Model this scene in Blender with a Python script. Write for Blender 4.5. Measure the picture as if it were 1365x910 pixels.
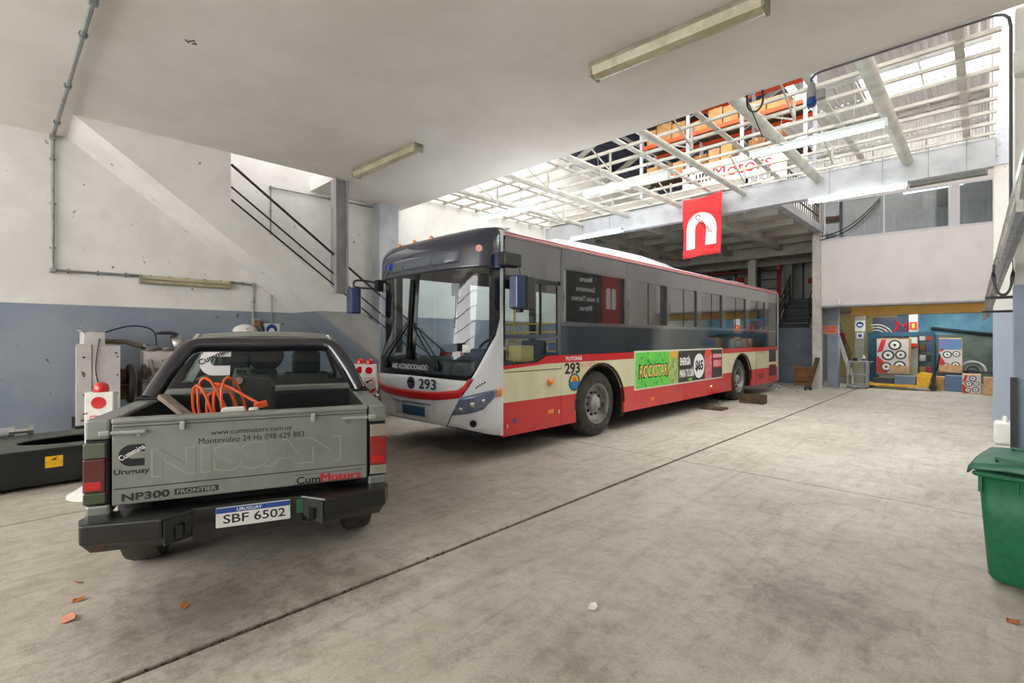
import bpy, bmesh, math, random
from mathutils import Vector, Matrix
random.seed(7)
for _o in list(bpy.data.objects):
    bpy.data.objects.remove(_o)
SC = bpy.context.scene
COL = SC.collection
R = math.radians

# ------------------------------------------------------------------ camera, sky, exposure
cam_d = bpy.data.cameras.new('camera')
cam_d.sensor_width = 36.0
cam_d.lens = 645.0 / 1365.0 * 36.0
cam_d.shift_y = -4.0 / 1365.0
cam_d.clip_start = 0.05
cam_d.clip_end = 200
cam = bpy.data.objects.new('camera', cam_d)
COL.objects.link(cam)
cam.location = (0, 0, 1.6)
cam.rotation_euler = (R(90), 0, R(44.258))
SC.camera = cam

world = bpy.data.worlds.new('world')
SC.world = world
world.use_nodes = True
_bg = world.node_tree.nodes['Background']
_bg.inputs[0].default_value = (1.0, 0.985, 0.965, 1)
_bg.inputs[1].default_value = 5.0
SC.view_settings.view_transform = 'Standard'
SC.view_settings.look = 'None'
SC.view_settings.exposure = 0.98
SC.view_settings.gamma = 1.0
SC.view_settings.use_curve_mapping = False
SC.cycles.use_denoising = True
SC.cycles.max_bounces = 14
SC.cycles.diffuse_bounces = 8
SC.cycles.transparent_max_bounces = 16

# ------------------------------------------------------------------ materials
def lin(v):
    v /= 255.0
    return v / 12.92 if v <= 0.04045 else ((v + 0.055) / 1.055) ** 2.4
def c(r, g, b):
    return (lin(r), lin(g), lin(b), 1)
MATS = {}
def mat(name, col, rough=0.5, metal=0.0, col2=None, scale=6.0, lo=0.42, hi=0.62, bump=0.0,
        spots=None, spec=0.5, coat=0.0, emit=0.0, detail=6.0, ior=None, alpha=None):
    m = bpy.data.materials.new(name)
    m.use_nodes = True
    nt = m.node_tree
    p = nt.nodes['Principled BSDF']
    p.inputs['Base Color'].default_value = col
    p.inputs['Roughness'].default_value = rough
    p.inputs['Metallic'].default_value = metal
    p.inputs['Specular IOR Level'].default_value = spec
    if ior: p.inputs['IOR'].default_value = ior
    if coat:
        p.inputs['Coat Weight'].default_value = coat
        p.inputs['Coat Roughness'].default_value = 0.05
    if emit:
        p.inputs['Emission Color'].default_value = col
        p.inputs['Emission Strength'].default_value = emit
    if col2 is not None or bump or spots:
        geo = nt.nodes.new('ShaderNodeTexCoord')
        no = nt.nodes.new('ShaderNodeTexNoise')
        no.inputs['Scale'].default_value = scale
        no.inputs['Detail'].default_value = detail
        no.inputs['Roughness'].default_value = 0.62
        nt.links.new(geo.outputs['Object'], no.inputs['Vector'])
        cur = None
        if col2 is not None:
            rp = nt.nodes.new('ShaderNodeValToRGB')
            rp.color_ramp.elements[0].position = lo
            rp.color_ramp.elements[0].color = col
            rp.color_ramp.elements[1].position = hi
            rp.color_ramp.elements[1].color = col2
            nt.links.new(no.outputs['Fac'], rp.inputs['Fac'])
            cur = rp.outputs['Color']
        if spots:
            sc_, th_, scol = spots
            n2 = nt.nodes.new('ShaderNodeTexNoise')
            n2.inputs['Scale'].default_value = sc_
            n2.inputs['Detail'].default_value = 3
            nt.links.new(geo.outputs['Object'], n2.inputs['Vector'])
            r2 = nt.nodes.new('ShaderNodeValToRGB')
            r2.color_ramp.elements[0].position = th_
            r2.color_ramp.elements[0].color = (0, 0, 0, 1)
            r2.color_ramp.elements[1].position = th_ + 0.03
            r2.color_ramp.elements[1].color = (1, 1, 1, 1)
            nt.links.new(n2.outputs['Fac'], r2.inputs['Fac'])
            mx = nt.nodes.new('ShaderNodeMixRGB')
            mx.inputs[1].default_value = col
            mx.inputs[2].default_value = scol
            if cur: nt.links.new(cur, mx.inputs[1])
            nt.links.new(r2.outputs['Color'], mx.inputs[0])
            cur = mx.outputs['Color']
        if cur: nt.links.new(cur, p.inputs['Base Color'])
        if bump:
            b = nt.nodes.new('ShaderNodeBump')
            b.inputs['Strength'].default_value = bump
            b.inputs['Distance'].default_value = 0.01
            nt.links.new(no.outputs['Fac'], b.inputs['Height'])
            nt.links.new(b.outputs['Normal'], p.inputs['Normal'])
    MATS[name] = m
    return m
def glass(name, tint, ior=1.5, rough=0.0, gloss=(1, 1, 1, 1)):
    m = bpy.data.materials.new(name)
    m.use_nodes = True
    nt = m.node_tree
    nt.nodes.clear()
    out = nt.nodes.new('ShaderNodeOutputMaterial')
    tr = nt.nodes.new('ShaderNodeBsdfTransparent'); tr.inputs[0].default_value = tint
    gl = nt.nodes.new('ShaderNodeBsdfGlossy'); gl.inputs[0].default_value = gloss
    gl.inputs['Roughness'].default_value = rough
    fr = nt.nodes.new('ShaderNodeFresnel')
    ge = nt.nodes.new('ShaderNodeNewGeometry')
    mp = nt.nodes.new('ShaderNodeMapRange'); mp.inputs[3].default_value = ior; mp.inputs[4].default_value = 1.0 / ior
    nt.links.new(ge.outputs['Backfacing'], mp.inputs[0]); nt.links.new(mp.outputs[0], fr.inputs[0])
    mx = nt.nodes.new('ShaderNodeMixShader')
    nt.links.new(fr.outputs[0], mx.inputs[0]); nt.links.new(tr.outputs[0], mx.inputs[1])
    nt.links.new(gl.outputs[0], mx.inputs[2]); nt.links.new(mx.outputs[0], out.inputs[0])
    MATS[name] = m
    return m

WHITE = mat('white_plaster', c(226, 224, 220), 0.85, col2=c(214, 211, 205), scale=1.3, spots=(9.0, 0.715, c(120, 112, 104)), bump=0.12)
DADO = mat('grey_blue_dado', c(126, 136, 152), 0.7, col2=c(140, 148, 156), scale=0.8, spots=(7.0, 0.70, c(70, 68, 72)), bump=0.1)
CEIL = mat('ceiling_paint', c(230, 225, 219), 0.9, col2=c(219, 213, 206), scale=0.7, bump=0.15, detail=9)
OFFWHITE = mat('office_wall_paint', c(222, 218, 216), 0.75, col2=c(206, 200, 197), scale=0.9, lo=.5, hi=.75)
STEEL = mat('painted_steel', c(190, 190, 186), 0.5, col2=c(172, 172, 168), scale=3)
STEELB = mat('beam_paint', c(182, 184, 188), 0.5, col2=c(164, 166, 172), scale=2)
COLGREY = mat('column_grey', c(158, 158, 158), 0.6, col2=c(140, 140, 142), scale=3)
SOFFIT = mat('mezzanine_soffit_paint', c(168, 164, 154), 0.85, col2=c(150, 146, 138), scale=2)
BLACK = mat('black_metal', c(26, 26, 28), 0.4)
BLACKP = mat('black_plastic', c(30, 31, 33), 0.45, col2=c(40, 41, 43), scale=14)
RUBBER = mat('rubber', c(48, 46, 44), 0.8, col2=c(74, 70, 64), scale=9)
RAILM = mat('dark_rail', c(50, 40, 38), 0.5)
CONDUIT = mat('conduit_grey', c(146, 150, 148), 0.45, metal=0.3, col2=c(120, 124, 122), scale=6)
LAMPB = mat('lamp_body_aged', c(150, 148, 128), 0.45, col2=c(128, 126, 106), scale=5)
LAMPG = mat('lamp_cover_aged', c(186, 178, 150), 0.3, col2=c(160, 152, 120), scale=4)
LAMPW = mat('lamp_housing', c(214, 226, 224), 0.4)
DK0 = mat('dark_lamp_grey', c(104, 104, 102), .5)
LIT = mat('lit_tube', c(236, 250, 250), 0.4, emit=22.0)
CHROME = mat('chrome', c(200, 200, 200), 0.18, metal=1.0)
ALU = mat('aluminium', c(176, 176, 170), 0.35, metal=0.8, col2=c(140, 140, 134), scale=8)
YELLOWB = mat('yellow_beam', c(222, 176, 84), 0.55, col2=c(206, 158, 66), scale=2)
YEL = mat('yellow_paint', c(240, 186, 24), 0.4, col2=c(214, 160, 14), scale=6)
RED = mat('red_paint', c(206, 30, 36), 0.4)
REDL = mat('red_lens', c(196, 14, 16), 0.12, coat=0.6)
ORANGE = mat('orange_paint', c(232, 84, 30), 0.5)
ORLENS = mat('orange_lens', c(240, 130, 20), 0.15, coat=0.6)
WHITEP = mat('white_plastic', c(232, 232, 228), 0.4, col2=c(216, 216, 210), scale=5)
BLUE = mat('blue_paint', c(34, 76, 150), 0.4)
TEAL = mat('teal_steel', c(16, 74, 98), 0.45, col2=c(10, 56, 78), scale=4)
CARD = mat('cardboard', c(196, 152, 100), 0.85, col2=c(178, 134, 84), scale=4)
CARDD = mat('cardboard_dark', c(150, 106, 66), 0.85, col2=c(128, 88, 54), scale=4)
WOOD = mat('raw_wood', c(204, 168, 120), 0.7, col2=c(180, 142, 96), scale=5)
WOODD = mat('dirty_wood', c(98, 74, 52), 0.8, col2=c(66, 50, 38), scale=7)
CLEAR = glass('clear_glass', (0.86, 0.90, 0.92, 1), 1.5)
REDT = mat('red_banner', c(214, 44, 48), 0.75, col2=c(196, 34, 40), scale=4)
INKW = mat('white_ink', c(240, 240, 240), 0.6)
INKB = mat('black_ink', c(24, 24, 26), 0.6)
NAVY = mat('navy_metal', c(40, 44, 70), 0.55, col2=c(54, 56, 80), scale=3)

# ------------------------------------------------------------------ mesh helpers
class MB:
    def __init__(self):
        self.v = []; self.f = []
    def add(self, vs, fs):
        b = len(self.v)
        self.v += [tuple(x) for x in vs]
        self.f += [tuple(i + b for i in f) for f in fs]
        return self
    def box(self, x0, x1, y0, y1, z0, z1):
        vs = [(x, y, z) for x in (x0, x1) for y in (y0, y1) for z in (z0, z1)]
        return self.add(vs, [(0, 1, 3, 2), (4, 6, 7, 5), (0, 4, 5, 1), (2, 3, 7, 6), (0, 2, 6, 4), (1, 5, 7, 3)])
    def bar(self, p, q, w, h, up=(0, 0, 1)):
        p = Vector(p); q = Vector(q); d = (q - p).normalized()
        u = Vector(up); s = d.cross(u)
        if s.length < 1e-4: s = d.cross(Vector((1, 0, 0)))
        s.normalize(); u = s.cross(d)
        vs = []
        for a in (p, q):
            for i, j in ((-1, -1), (1, -1), (1, 1), (-1, 1)):
                vs.append(a + s * (i * w / 2) + u * (j * h / 2))
        return self.add(vs, [(3, 2, 1, 0), (4, 5, 6, 7), (0, 1, 5, 4), (1, 2, 6, 5), (2, 3, 7, 6), (3, 0, 4, 7)])
    def tube(self, pts, r, n=10, r2=None):
        P = [Vector(p) for p in pts]
        t0 = (P[1] - P[0]).normalized()
        u = t0.orthogonal().normalized()
        vs = []
        for i, p in enumerate(P):
            if i == 0: t = t0
            elif i == len(P) - 1: t = (P[-1] - P[-2]).normalized()
            else: t = ((P[i + 1] - p).normalized() + (p - P[i - 1]).normalized()).normalized()
            u = (u - t * u.dot(t)).normalized()
            w = t.cross(u)
            rr = r if r2 is None else r + (r2 - r) * i / (len(P) - 1)
            for k in range(n):
                a = 2 * math.pi * k / n
                vs.append(p + (u * math.cos(a) + w * math.sin(a)) * rr)
        fs = []
        for i in range(len(P) - 1):
            for k in range(n):
                fs.append((i * n + k, i * n + (k + 1) % n, (i + 1) * n + (k + 1) % n, (i + 1) * n + k))
        fs.append(tuple(range(n - 1, -1, -1)))
        m = (len(P) - 1) * n
        fs.append(tuple(range(m, m + n)))
        return self.add(vs, fs)
    def lathe(self, prof, o=(0, 0, 0), axis=(0, 0, 1), n=24, caps=True):
        ax = Vector(axis).normalized(); u = ax.orthogonal().normalized(); w = ax.cross(u); o = Vector(o)
        vs = []
        for r, h in prof:
            for k in range(n):
                a = 2 * math.pi * k / n
                vs.append(o + ax * h + (u * math.cos(a) + w * math.sin(a)) * max(r, 1e-4))
        fs = []
        for i in range(len(prof) - 1):
            for k in range(n):
                fs.append((i * n + k, i * n + (k + 1) % n, (i + 1) * n + (k + 1) % n, (i + 1) * n + k))
        if caps:
            fs.append(tuple(range(n - 1, -1, -1)))
            m = (len(prof) - 1) * n
            fs.append(tuple(range(m, m + n)))
        return self.add(vs, fs)
    def prism(self, poly, axis, a, b):
        n = len(poly)
        def P(p, t):
            if axis == 'x': return (t, p[0], p[1])
            if axis == 'y': return (p[0], t, p[1])
            return (p[0], p[1], t)
        vs = [P(p, a) for p in poly] + [P(p, b) for p in poly]
        fs = [tuple(range(n)), tuple(range(2 * n - 1, n - 1, -1))]
        for i in range(n):
            j = (i + 1) % n
            fs.append((i, i + n, j + n, j))
        return self.add(vs, fs)
    def loft(self, rows):
        m = len(rows[0])
        vs = [p for r in rows for p in r]
        fs = []
        for i in range(len(rows) - 1):
            for j in range(m - 1):
                fs.append((i * m + j, i * m + j + 1, (i + 1) * m + j + 1, (i + 1) * m + j))
        return self.add(vs, fs)
    def sphere(self, o, rx, ry, rz, n=16, m=10, half=False):
        prof = []
        for i in range(m + 1):
            a = (math.pi / 2 if half else math.pi) * i / m
            prof.append((math.sin(a), math.cos(a)))
        vs = []
        for s, co in prof:
            for k in range(n):
                t = 2 * math.pi * k / n
                vs.append((o[0] + rx * s * math.cos(t), o[1] + ry * s * math.sin(t), o[2] + rz * co))
        fs = []
        for i in range(m):
            for k in range(n):
                fs.append((i * n + k, (i + 1) * n + k, (i + 1) * n + (k + 1) % n, i * n + (k + 1) % n))
        if half: fs.append(tuple(m * n + k for k in range(n)))
        return self.add(vs, fs)
    def build(self, name, material, parent=None, smooth=False, bevel=0.0, seg=2, solid=0.0, fix=True):
        me = bpy.data.meshes.new(name)
        me.from_pydata([tuple(x) for x in self.v], [], self.f)
        if fix:
            bm = bmesh.new(); bm.from_mesh(me)
            bmesh.ops.remove_doubles(bm, verts=bm.verts, dist=1e-6)
            bmesh.ops.recalc_face_normals(bm, faces=bm.faces)
            bm.to_mesh(me); bm.free()
        me.materials.append(material)
        o = bpy.data.objects.new(name, me)
        COL.objects.link(o)
        if parent is not None: o.parent = parent
        if solid:
            md = o.modifiers.new('solid', 'SOLIDIFY'); md.thickness = solid; md.offset = -1
        if bevel:
            md = o.modifiers.new('bevel', 'BEVEL'); md.width = bevel; md.segments = seg
            md.limit_method = 'ANGLE'; md.angle_limit = R(35)
        if smooth:
            for p in me.polygons: p.use_smooth = True
            try: me.set_sharp_from_angle(angle=R(38))
            except Exception: pass
        return o
def tag(o, label, cat, group=None):
    o['label'] = label; o['category'] = cat
    if group: o['group'] = group
    return o
def thing(name, label, cat, loc=(0, 0, 0), rz=0.0, group=None):
    o = bpy.data.objects.new(name, None); COL.objects.link(o)
    o.empty_display_size = 0.1
    o.location = loc; o.rotation_euler = (0, 0, rz)
    return tag(o, label, cat, group)
def struct(o):
    o['kind'] = 'structure'
    return o
def root_struct(name):
    o = bpy.data.objects.new(name, None); COL.objects.link(o)
    o['kind'] = 'structure'
    return o
def copy_tree(o, parent=None):
    n = o.copy(); COL.objects.link(n); n.parent = parent
    for ch in list(o.children): copy_tree(ch, n)
    return n
def txt(parent, name, s, material, o, xd, ud, w, h, bold=0.0, ext=0.0015, warp=None, shear=0.0):
    cu = bpy.data.curves.new(name, 'FONT')
    cu.body = s; cu.offset = bold; cu.shear = shear; cu.resolution_u = 3
    t = bpy.data.objects.new(name, cu)
    me = bpy.data.meshes.new_from_object(t)
    bpy.data.objects.remove(t)
    xs = [v.co.x for v in me.vertices]; ys = [v.co.y for v in me.vertices]
    x0, x1, y0, y1 = min(xs), max(xs), min(ys), max(ys)
    o = Vector(o); xd = Vector(xd).normalized(); ud = Vector(ud).normalized(); nd = xd.cross(ud)
    for v in me.vertices:
        u = ((v.co.x - x0) / (x1 - x0) - 0.5) * w
        q = ((v.co.y - y0) / (y1 - y0) - 0.5) * h
        if warp: v.co = Vector(warp(u, q))
        else: v.co = o + xd * u + ud * q
    bm = bmesh.new(); bm.from_mesh(me)
    if not warp:
        ret = bmesh.ops.extrude_face_region(bm, geom=list(bm.faces))
        for g in ret['geom']:
            if isinstance(g, bmesh.types.BMVert): g.co += nd * ext
        bmesh.ops.recalc_face_normals(bm, faces=bm.faces)
    bm.to_mesh(me); bm.free()
    for p in me.polygons: p.use_smooth = False
    me.materials.clear(); me.materials.append(material)
    ob = bpy.data.objects.new(name, me); COL.objects.link(ob)
    if parent is not None: ob.parent = parent
    return ob
def sp(pts, n=5):
    P = [Vector(p) for p in pts]; out = []
    for i in range(len(P) - 1):
        a = P[max(0, i - 1)]; b = P[i]; c_ = P[i + 1]; d = P[min(len(P) - 1, i + 2)]
        for k in range(n):
            t = k / n
            out.append(.5 * ((2 * b) + (c_ - a) * t + (2 * a - 5 * b + 4 * c_ - d) * t * t + (3 * b - a - 3 * c_ + d) * t ** 3))
    return out + [P[-1]]
def arc(cx, cy, r, a0, a1, n, ry=None):
    ry = r if ry is None else ry
    return [(cx + r * math.cos(R(a0 + (a1 - a0) * i / n)), cy + ry * math.sin(R(a0 + (a1 - a0) * i / n))) for i in range(n + 1)]
def c_emblem(n=14):                      # letter C badge in a unit square
    return [(1, 1)] + arc(.5, .5, .5, 90, 270, n) + [(1, 0), (1, .34)] + arc(.52, .5, .16, 270, 90, n) + [(1, .66)]

# ------------------------------------------------------------------ floor
def floor_material():
    m = mat('concrete_floor', c(176, 168, 156), 0.62)
    nt = m.node_tree; p = nt.nodes['Principled BSDF']
    geo = nt.nodes.new('ShaderNodeNewGeometry')
    def noise(sc, det, rough=0.65, dist=0.0):
        n = nt.nodes.new('ShaderNodeTexNoise')
        n.inputs['Scale'].default_value = sc; n.inputs['Detail'].default_value = det
        n.inputs['Roughness'].default_value = rough; n.inputs['Distortion'].default_value = dist
        nt.links.new(geo.outputs['Position'], n.inputs['Vector']); return n
    def ramp(src, a, ca, b, cb):
        r = nt.nodes.new('ShaderNodeValToRGB')
        r.color_ramp.elements[0].position = a; r.color_ramp.elements[0].color = ca
        r.color_ramp.elements[1].position = b; r.color_ramp.elements[1].color = cb
        nt.links.new(src, r.inputs['Fac']); return r.outputs['Color']
    def mul(a, b, f=1.0):
        x = nt.nodes.new('ShaderNodeMixRGB'); x.blend_type = 'MULTIPLY'; x.inputs[0].default_value = f
        nt.links.new(a, x.inputs[1]); nt.links.new(b, x.inputs[2]); return x.outputs['Color']
    n1 = noise(0.8, 12, 0.72, 0.5); n2 = noise(6.5, 12, 0.8, 0.25); n3 = noise(70, 5)
    n4 = noise(1.0, 10, 0.75, 1.2)
    mpg = nt.nodes.new('ShaderNodeMapping'); mpg.inputs['Scale'].default_value = (5.0, .7, 1); mpg.inputs['Rotation'].default_value = (0, 0, .5)
    nt.links.new(geo.outputs['Position'], mpg.inputs[0]); nt.links.new(mpg.outputs[0], n4.inputs['Vector'])
    base = ramp(n1.outputs['Fac'], .33, c(180, 171, 156), .66, c(210, 203, 192))
    t = mul(base, ramp(n2.outputs['Fac'], .32, (.68, .67, .64, 1), .54, (1, 1, 1, 1)))
    t = mul(t, ramp(n4.outputs['Fac'], .34, (.78, .77, .75, 1), .52, (1, 1, 1, 1)))
    t = mul(t, ramp(n3.outputs['Fac'], .3, (.80, .80, .80, 1), .55, (1, 1, 1, 1)))
    # oil stains with a shape of their own; the darkest also holds painted shade
    for (x, y, rad, k) in ((-3.25, .80, .75, .42), (-3.0, 1.6, .5, .7), (-.78, 3.35, .5, .62), (-4.3, 3.0, 1.0, .75), (-1.5, 1.9, .4, .82), (-6.4, 2.6, .9, .72)):
        vm = nt.nodes.new('ShaderNodeVectorMath'); vm.operation = 'DISTANCE'
        nt.links.new(geo.outputs['Position'], vm.inputs[0]); vm.inputs[1].default_value = (x, y, 0)
        ad = nt.nodes.new('ShaderNodeMath'); ad.operation = 'MULTIPLY_ADD'
        nt.links.new(n2.outputs['Fac'], ad.inputs[0]); ad.inputs[1].default_value = 0.9
        nt.links.new(vm.outputs['Value'], ad.inputs[2])
        mr = nt.nodes.new('ShaderNodeMapRange'); mr.inputs[1].default_value = rad * .3 + .4; mr.inputs[2].default_value = rad + .55
        mr.inputs[3].default_value = k; mr.inputs[4].default_value = 1.0
        nt.links.new(ad.outputs[0], mr.inputs[0])
        cb = nt.nodes.new('ShaderNodeCombineColor')
        for i in range(3): nt.links.new(mr.outputs[0], cb.inputs[i])
        t = mul(t, cb.outputs[0])
    nt.links.new(t, p.inputs['Base Color'])
    b = nt.nodes.new('ShaderNodeBump'); b.inputs['Strength'].default_value = .25; b.inputs['Distance'].default_value = .006
    nt.links.new(n2.outputs['Fac'], b.inputs['Height']); nt.links.new(b.outputs['Normal'], p.inputs['Normal'])
    return m
FLOORM = floor_material()
JOINT = mat('joint_dirt', c(92, 82, 68), 0.95, col2=c(60, 54, 46), scale=20)
floor = struct(MB().box(-9.5, 1.0, -6, 24.2, -.2, -.018).build('floor', JOINT))
g = .021
XS = [(-9.5, -6.0), (-6.0, -2.9), (-2.9, 1.0)]
YS = {0: [-6, 0.9, 6.08, 12.2, 18.0, 24.2], 1: [-6, -1.2, 6.08, 12.2, 18.0, 24.2], 2: [-6, 6.08, 12.2, 18.0, 24.2]}
for i, (xa, xb) in enumerate(XS):
    ys = YS[i]
    for k in range(len(ys) - 1):
        MB().box(xa + (g if i else 0), xb - (g if i < 2 else 0), ys[k] + g * .6, ys[k + 1] - g * .6, -.1, 0).build('concrete_slab', FLOORM, floor, bevel=.006, seg=1)

# ------------------------------------------------------------------ left wall, ceiling, stair
wall_left = struct(MB().box(-9.75, -9.5, -6, 24.2, 0, 9.6).build('wall_left', WHITE))
MB().box(-9.5, -9.497, -6, 19.4, 0, 2.09).build('painted_dado', DADO, wall_left)
ceiling = struct(MB().box(-8.43, 1.0, -6, 6.1, 4.5, 4.78).build('ceiling', CEIL))
MB().box(-9.5, -8.43, 4.05, 6.1, 4.5, 4.78).build('slab_strip', CEIL, ceiling)
MB().box(-9.5, -8.43, -6, .52, 4.5, 4.78).build('slab_strip', CEIL, ceiling)
GLASSD = glass('gate_glass', (0.9, 0.93, 0.96, 1), 1.45)
wall_front = struct(MB().box(.4, 1.0, -6.2, -6, 0, 4.5).box(-9.75, .4, -6.2, -6, 4.3, 4.5).build('wall_front', WHITE))
wall_right = struct(MB().box(.75, 1.0, -6, 24.2, 0, 9.6).build('wall_right', WHITE))
MB().box(.747, .75, -6, 18.3, 0, 2.07).build('painted_dado', DADO, wall_right)
# roller gate of glazing bars in the street opening
door_1 = root_struct('door_1')
mbv = MB()
for k in range(12):
    x = -9.4 + k * .88
    MB().box(x - .03, x + .03, -6.13, -6.07, 0, 4.3).build('gate_bar', STEELB, door_1)
for k in range(8):
    z = .55 + k * .53
    MB().box(-9.4, .35, -6.12, -6.08, z - .02, z + .02).build('gate_rail', STEELB, door_1)

for k in range(11):  # unseen solid panels added to keep daylight off the near floor
    x = -9.4 + k * .88
    MB().box(x + .035, x + .845, -6.11, -6.09, .0, 1.75).build('gate_light_block', STEELB, door_1)
def stair_low(y): return 4.5 - .746 * (y - .52)
def stair_top(y): return 3.7 - .716 * (y - 2.35)
stair = root_struct('trim_1')
XF = -8.43
yl = .52 + (4.5 - 2.09) / .746
yt = 2.35 + (3.7 - 2.09) / .716
ybl = .52 + 4.5 / .746; ybt = 2.35 + 3.7 / .716
MB().prism([(.52, 4.5), (2.35, 4.5), (2.35, 3.7), (yt, 2.09), (yl, 2.09)], 'x', XF - .12, XF).build('stair_parapet', WHITE, stair)
STAIRG = mat('stair_grey_paint', c(168, 168, 166), 0.7, col2=c(154, 154, 154), scale=2)
MB().prism([(yl, 2.09), (yt, 2.09), (ybt, 0), (ybl, 0)], 'x', XF - .12, XF).build('stair_parapet_base', STAIRG, stair)
MB().prism([(.52, 4.5), (.8, 4.5), (yl + .15, 2.20), (yl, 2.09)], 'x', -9.498, XF - .12).build('stair_soffit', WHITE, stair)
MB().prism([(yl, 2.09), (yl + .15, 2.2), (ybl + .2, .05), (ybl + .2, 0), (ybl, 0)], 'x', -9.498, XF - .12).build('stair_soffit_base', DADO, stair)
nst = 24
for k in range(nst):
    y0 = 1.0 + k * (ybt - 1.0) / nst
    z1 = stair_low(y0) + .42
    if z1 < .05 or z1 > 4.75: continue
    MB().box(-9.495, XF - .12, y0, y0 + (ybt - 1.0) / nst + .02, z1 - .18, z1).build('step', STAIRG, stair)
rail = thing('stair_handrail', 'dark steel three-bar handrail on the concrete stair parapet', 'handrail', (XF, 2.36, 3.7))
for k, (za, r_) in enumerate(((4.33, .022), (3.98, .016), (3.78, .016))):
    MB().tube([(-.02, 0, za - 3.7), (-.02, 4.2, za - 3.7 - .72 * 4.2)], r_, 8).build('rail_bar', RAILM, rail, smooth=True)
for yy in (2.75, 4.1):
    MB().tube([(-.02, yy, .63 - .72 * yy), (-.02, yy, -.012 - .716 * yy)], .016, 8).build('rail_post', RAILM, rail, smooth=True)

def ibeam_column(name, x, y, z0, z1, w, d, m, label, cat='column'):
    o = MB()
    o.box(x - w / 2, x + w / 2, y - d / 2, y - d / 2 + .02, z0, z1)
    o.box(x - w / 2, x + w / 2, y + d / 2 - .02, y + d / 2, z0, z1)
    o.box(x - .03, x + .03, y - d / 2 + .02, y + d / 2 - .02, z0, z1)
    return struct(o.build(name, m))
ibeam_column('column_1', XF - .02, 4.15, 2.42, 4.5, .2, .24, COLGREY, '')
column_2 = struct(MB().box(-9.5, -9.2, 5.4, 5.87, 0, 4.5).build('column_2', STEELB))

def conduit(label, pts, r=.016, name='conduit_pipe', m=CONDUIT, group=None, clips=0, elbows=True):
    t = thing(name, label, 'pipe', pts[0], group=group)
    p0 = Vector(pts[0])
    q = [Vector(p) - p0 for p in pts]
    MB().tube(q, r, 8).build('pipe_run', m, t, smooth=True)
    for a in (q[1:-1] if elbows else ()):
        MB().box(a.x - r * 1.6, a.x + r * 1.6, a.y - r * 1.6, a.y + r * 1.6, a.z - r * 1.6, a.z + r * 1.6).build('elbow', m, t, bevel=r * .5)
    for a, b in zip(q[:-1], q[1:]):
        for k in range(clips):
            mid = a.lerp(b, (k + .5) / clips)
            d = (b - a).normalized()
            MB().tube([mid - d * .012, mid + d * .012], r * 1.7, 8).build('clip', m, t)
    return t
conduit('grey conduit rising up the white wall and over the ceiling above the engine', [(-9.462, 1.35, 2.58), (-9.462, .37, 2.57), (-9.462, .37, 4.46), (-5.4, .46, 4.46), (-2.5, .55, 4.46)], .022, clips=3)
conduit('thin grey conduit dropping from the wall lamp to the junction box', [(-9.462, 2.66, 2.59), (-9.462, 3.00, 2.57), (-9.462, 3.00, 1.96)], .018, clips=1)
conduit('short grey conduit leading up under the stair from the junction box', [(-9.462, 3.12, 1.90), (-9.462, 3.32, 1.90), (-9.462, 3.32, 2.412)], .014)
conduit('grey conduit running along the white wall above the stair rail', [(-9.462, 3.3, 3.53), (-9.462, 3.3, 4.4), (-9.462, 5.54, 4.44)], .016, clips=1)
t = thing('junction_box', 'small grey junction box with brown cover on the blue wall', 'junction box', (-9.497, 3.05, 1.78))
MB().box(0, .07, -.06, .07, 0, .19).build('case', COLGREY, t, bevel=.008)
MB().box(.07, .085, -.04, .05, .03, .15).build('cover', CARDD, t, bevel=.004)
MB().tube([(.05, .09, .05), (.05, .13, .02), (.05, .13, -.05)], .012, 6).build('cable_stub', BLACK, t)
t = thing('safety_sign', 'white sign with blue round safety symbol on the blue wall', 'sign', (-9.497, 3.33, 1.64))
MB().box(0, .006, -.14, .14, 0, .24).build('sign_board', WHITEP, t)
MB().lathe([(.095, .006), (.095, .009)], (0, 0, .13), (1, 0, 0), 24).build('blue_disc', BLUE, t)
MB().prism(arc(0, .11, .045, 0, 180, 8) + [(-.06, .10), (-.06, .085), (.06, .085), (.06, .10)], 'x', .009, .012).build('helmet_symbol', INKW, t)
t = thing('white_dome_lamp', 'white rounded dome with red mark fixed to the blue wall beyond the pickup roof', 'lamp', (-9.3, 2.82, 1.72))
MB().sphere((0, 0, 0), .17, .2, .13, 20, 8, True).build('dome', WHITEP, t, smooth=True)
MB().box(-.2, .02, -.12, .12, -.03, 0).build('bracket', COLGREY, t)
MB().bar((.165, -.02, .02), (.15, 0, .06), .01, .012).build('red_mark', RED, t)
t = thing('wall_cavity_wire', 'dark loose wire end hanging out of the ceiling slab above the pickup', 'wire', (-5.55, 1.15, 4.49))
MB().tube([(0, 0, .01), (.04, .02, -.03), (.08, .01, -.04), (.1, .05, -.02), (.06, .08, -.03), (.03, .05, -.02)], .006, 6).build('wire_loop', RAILM, t)

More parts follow.
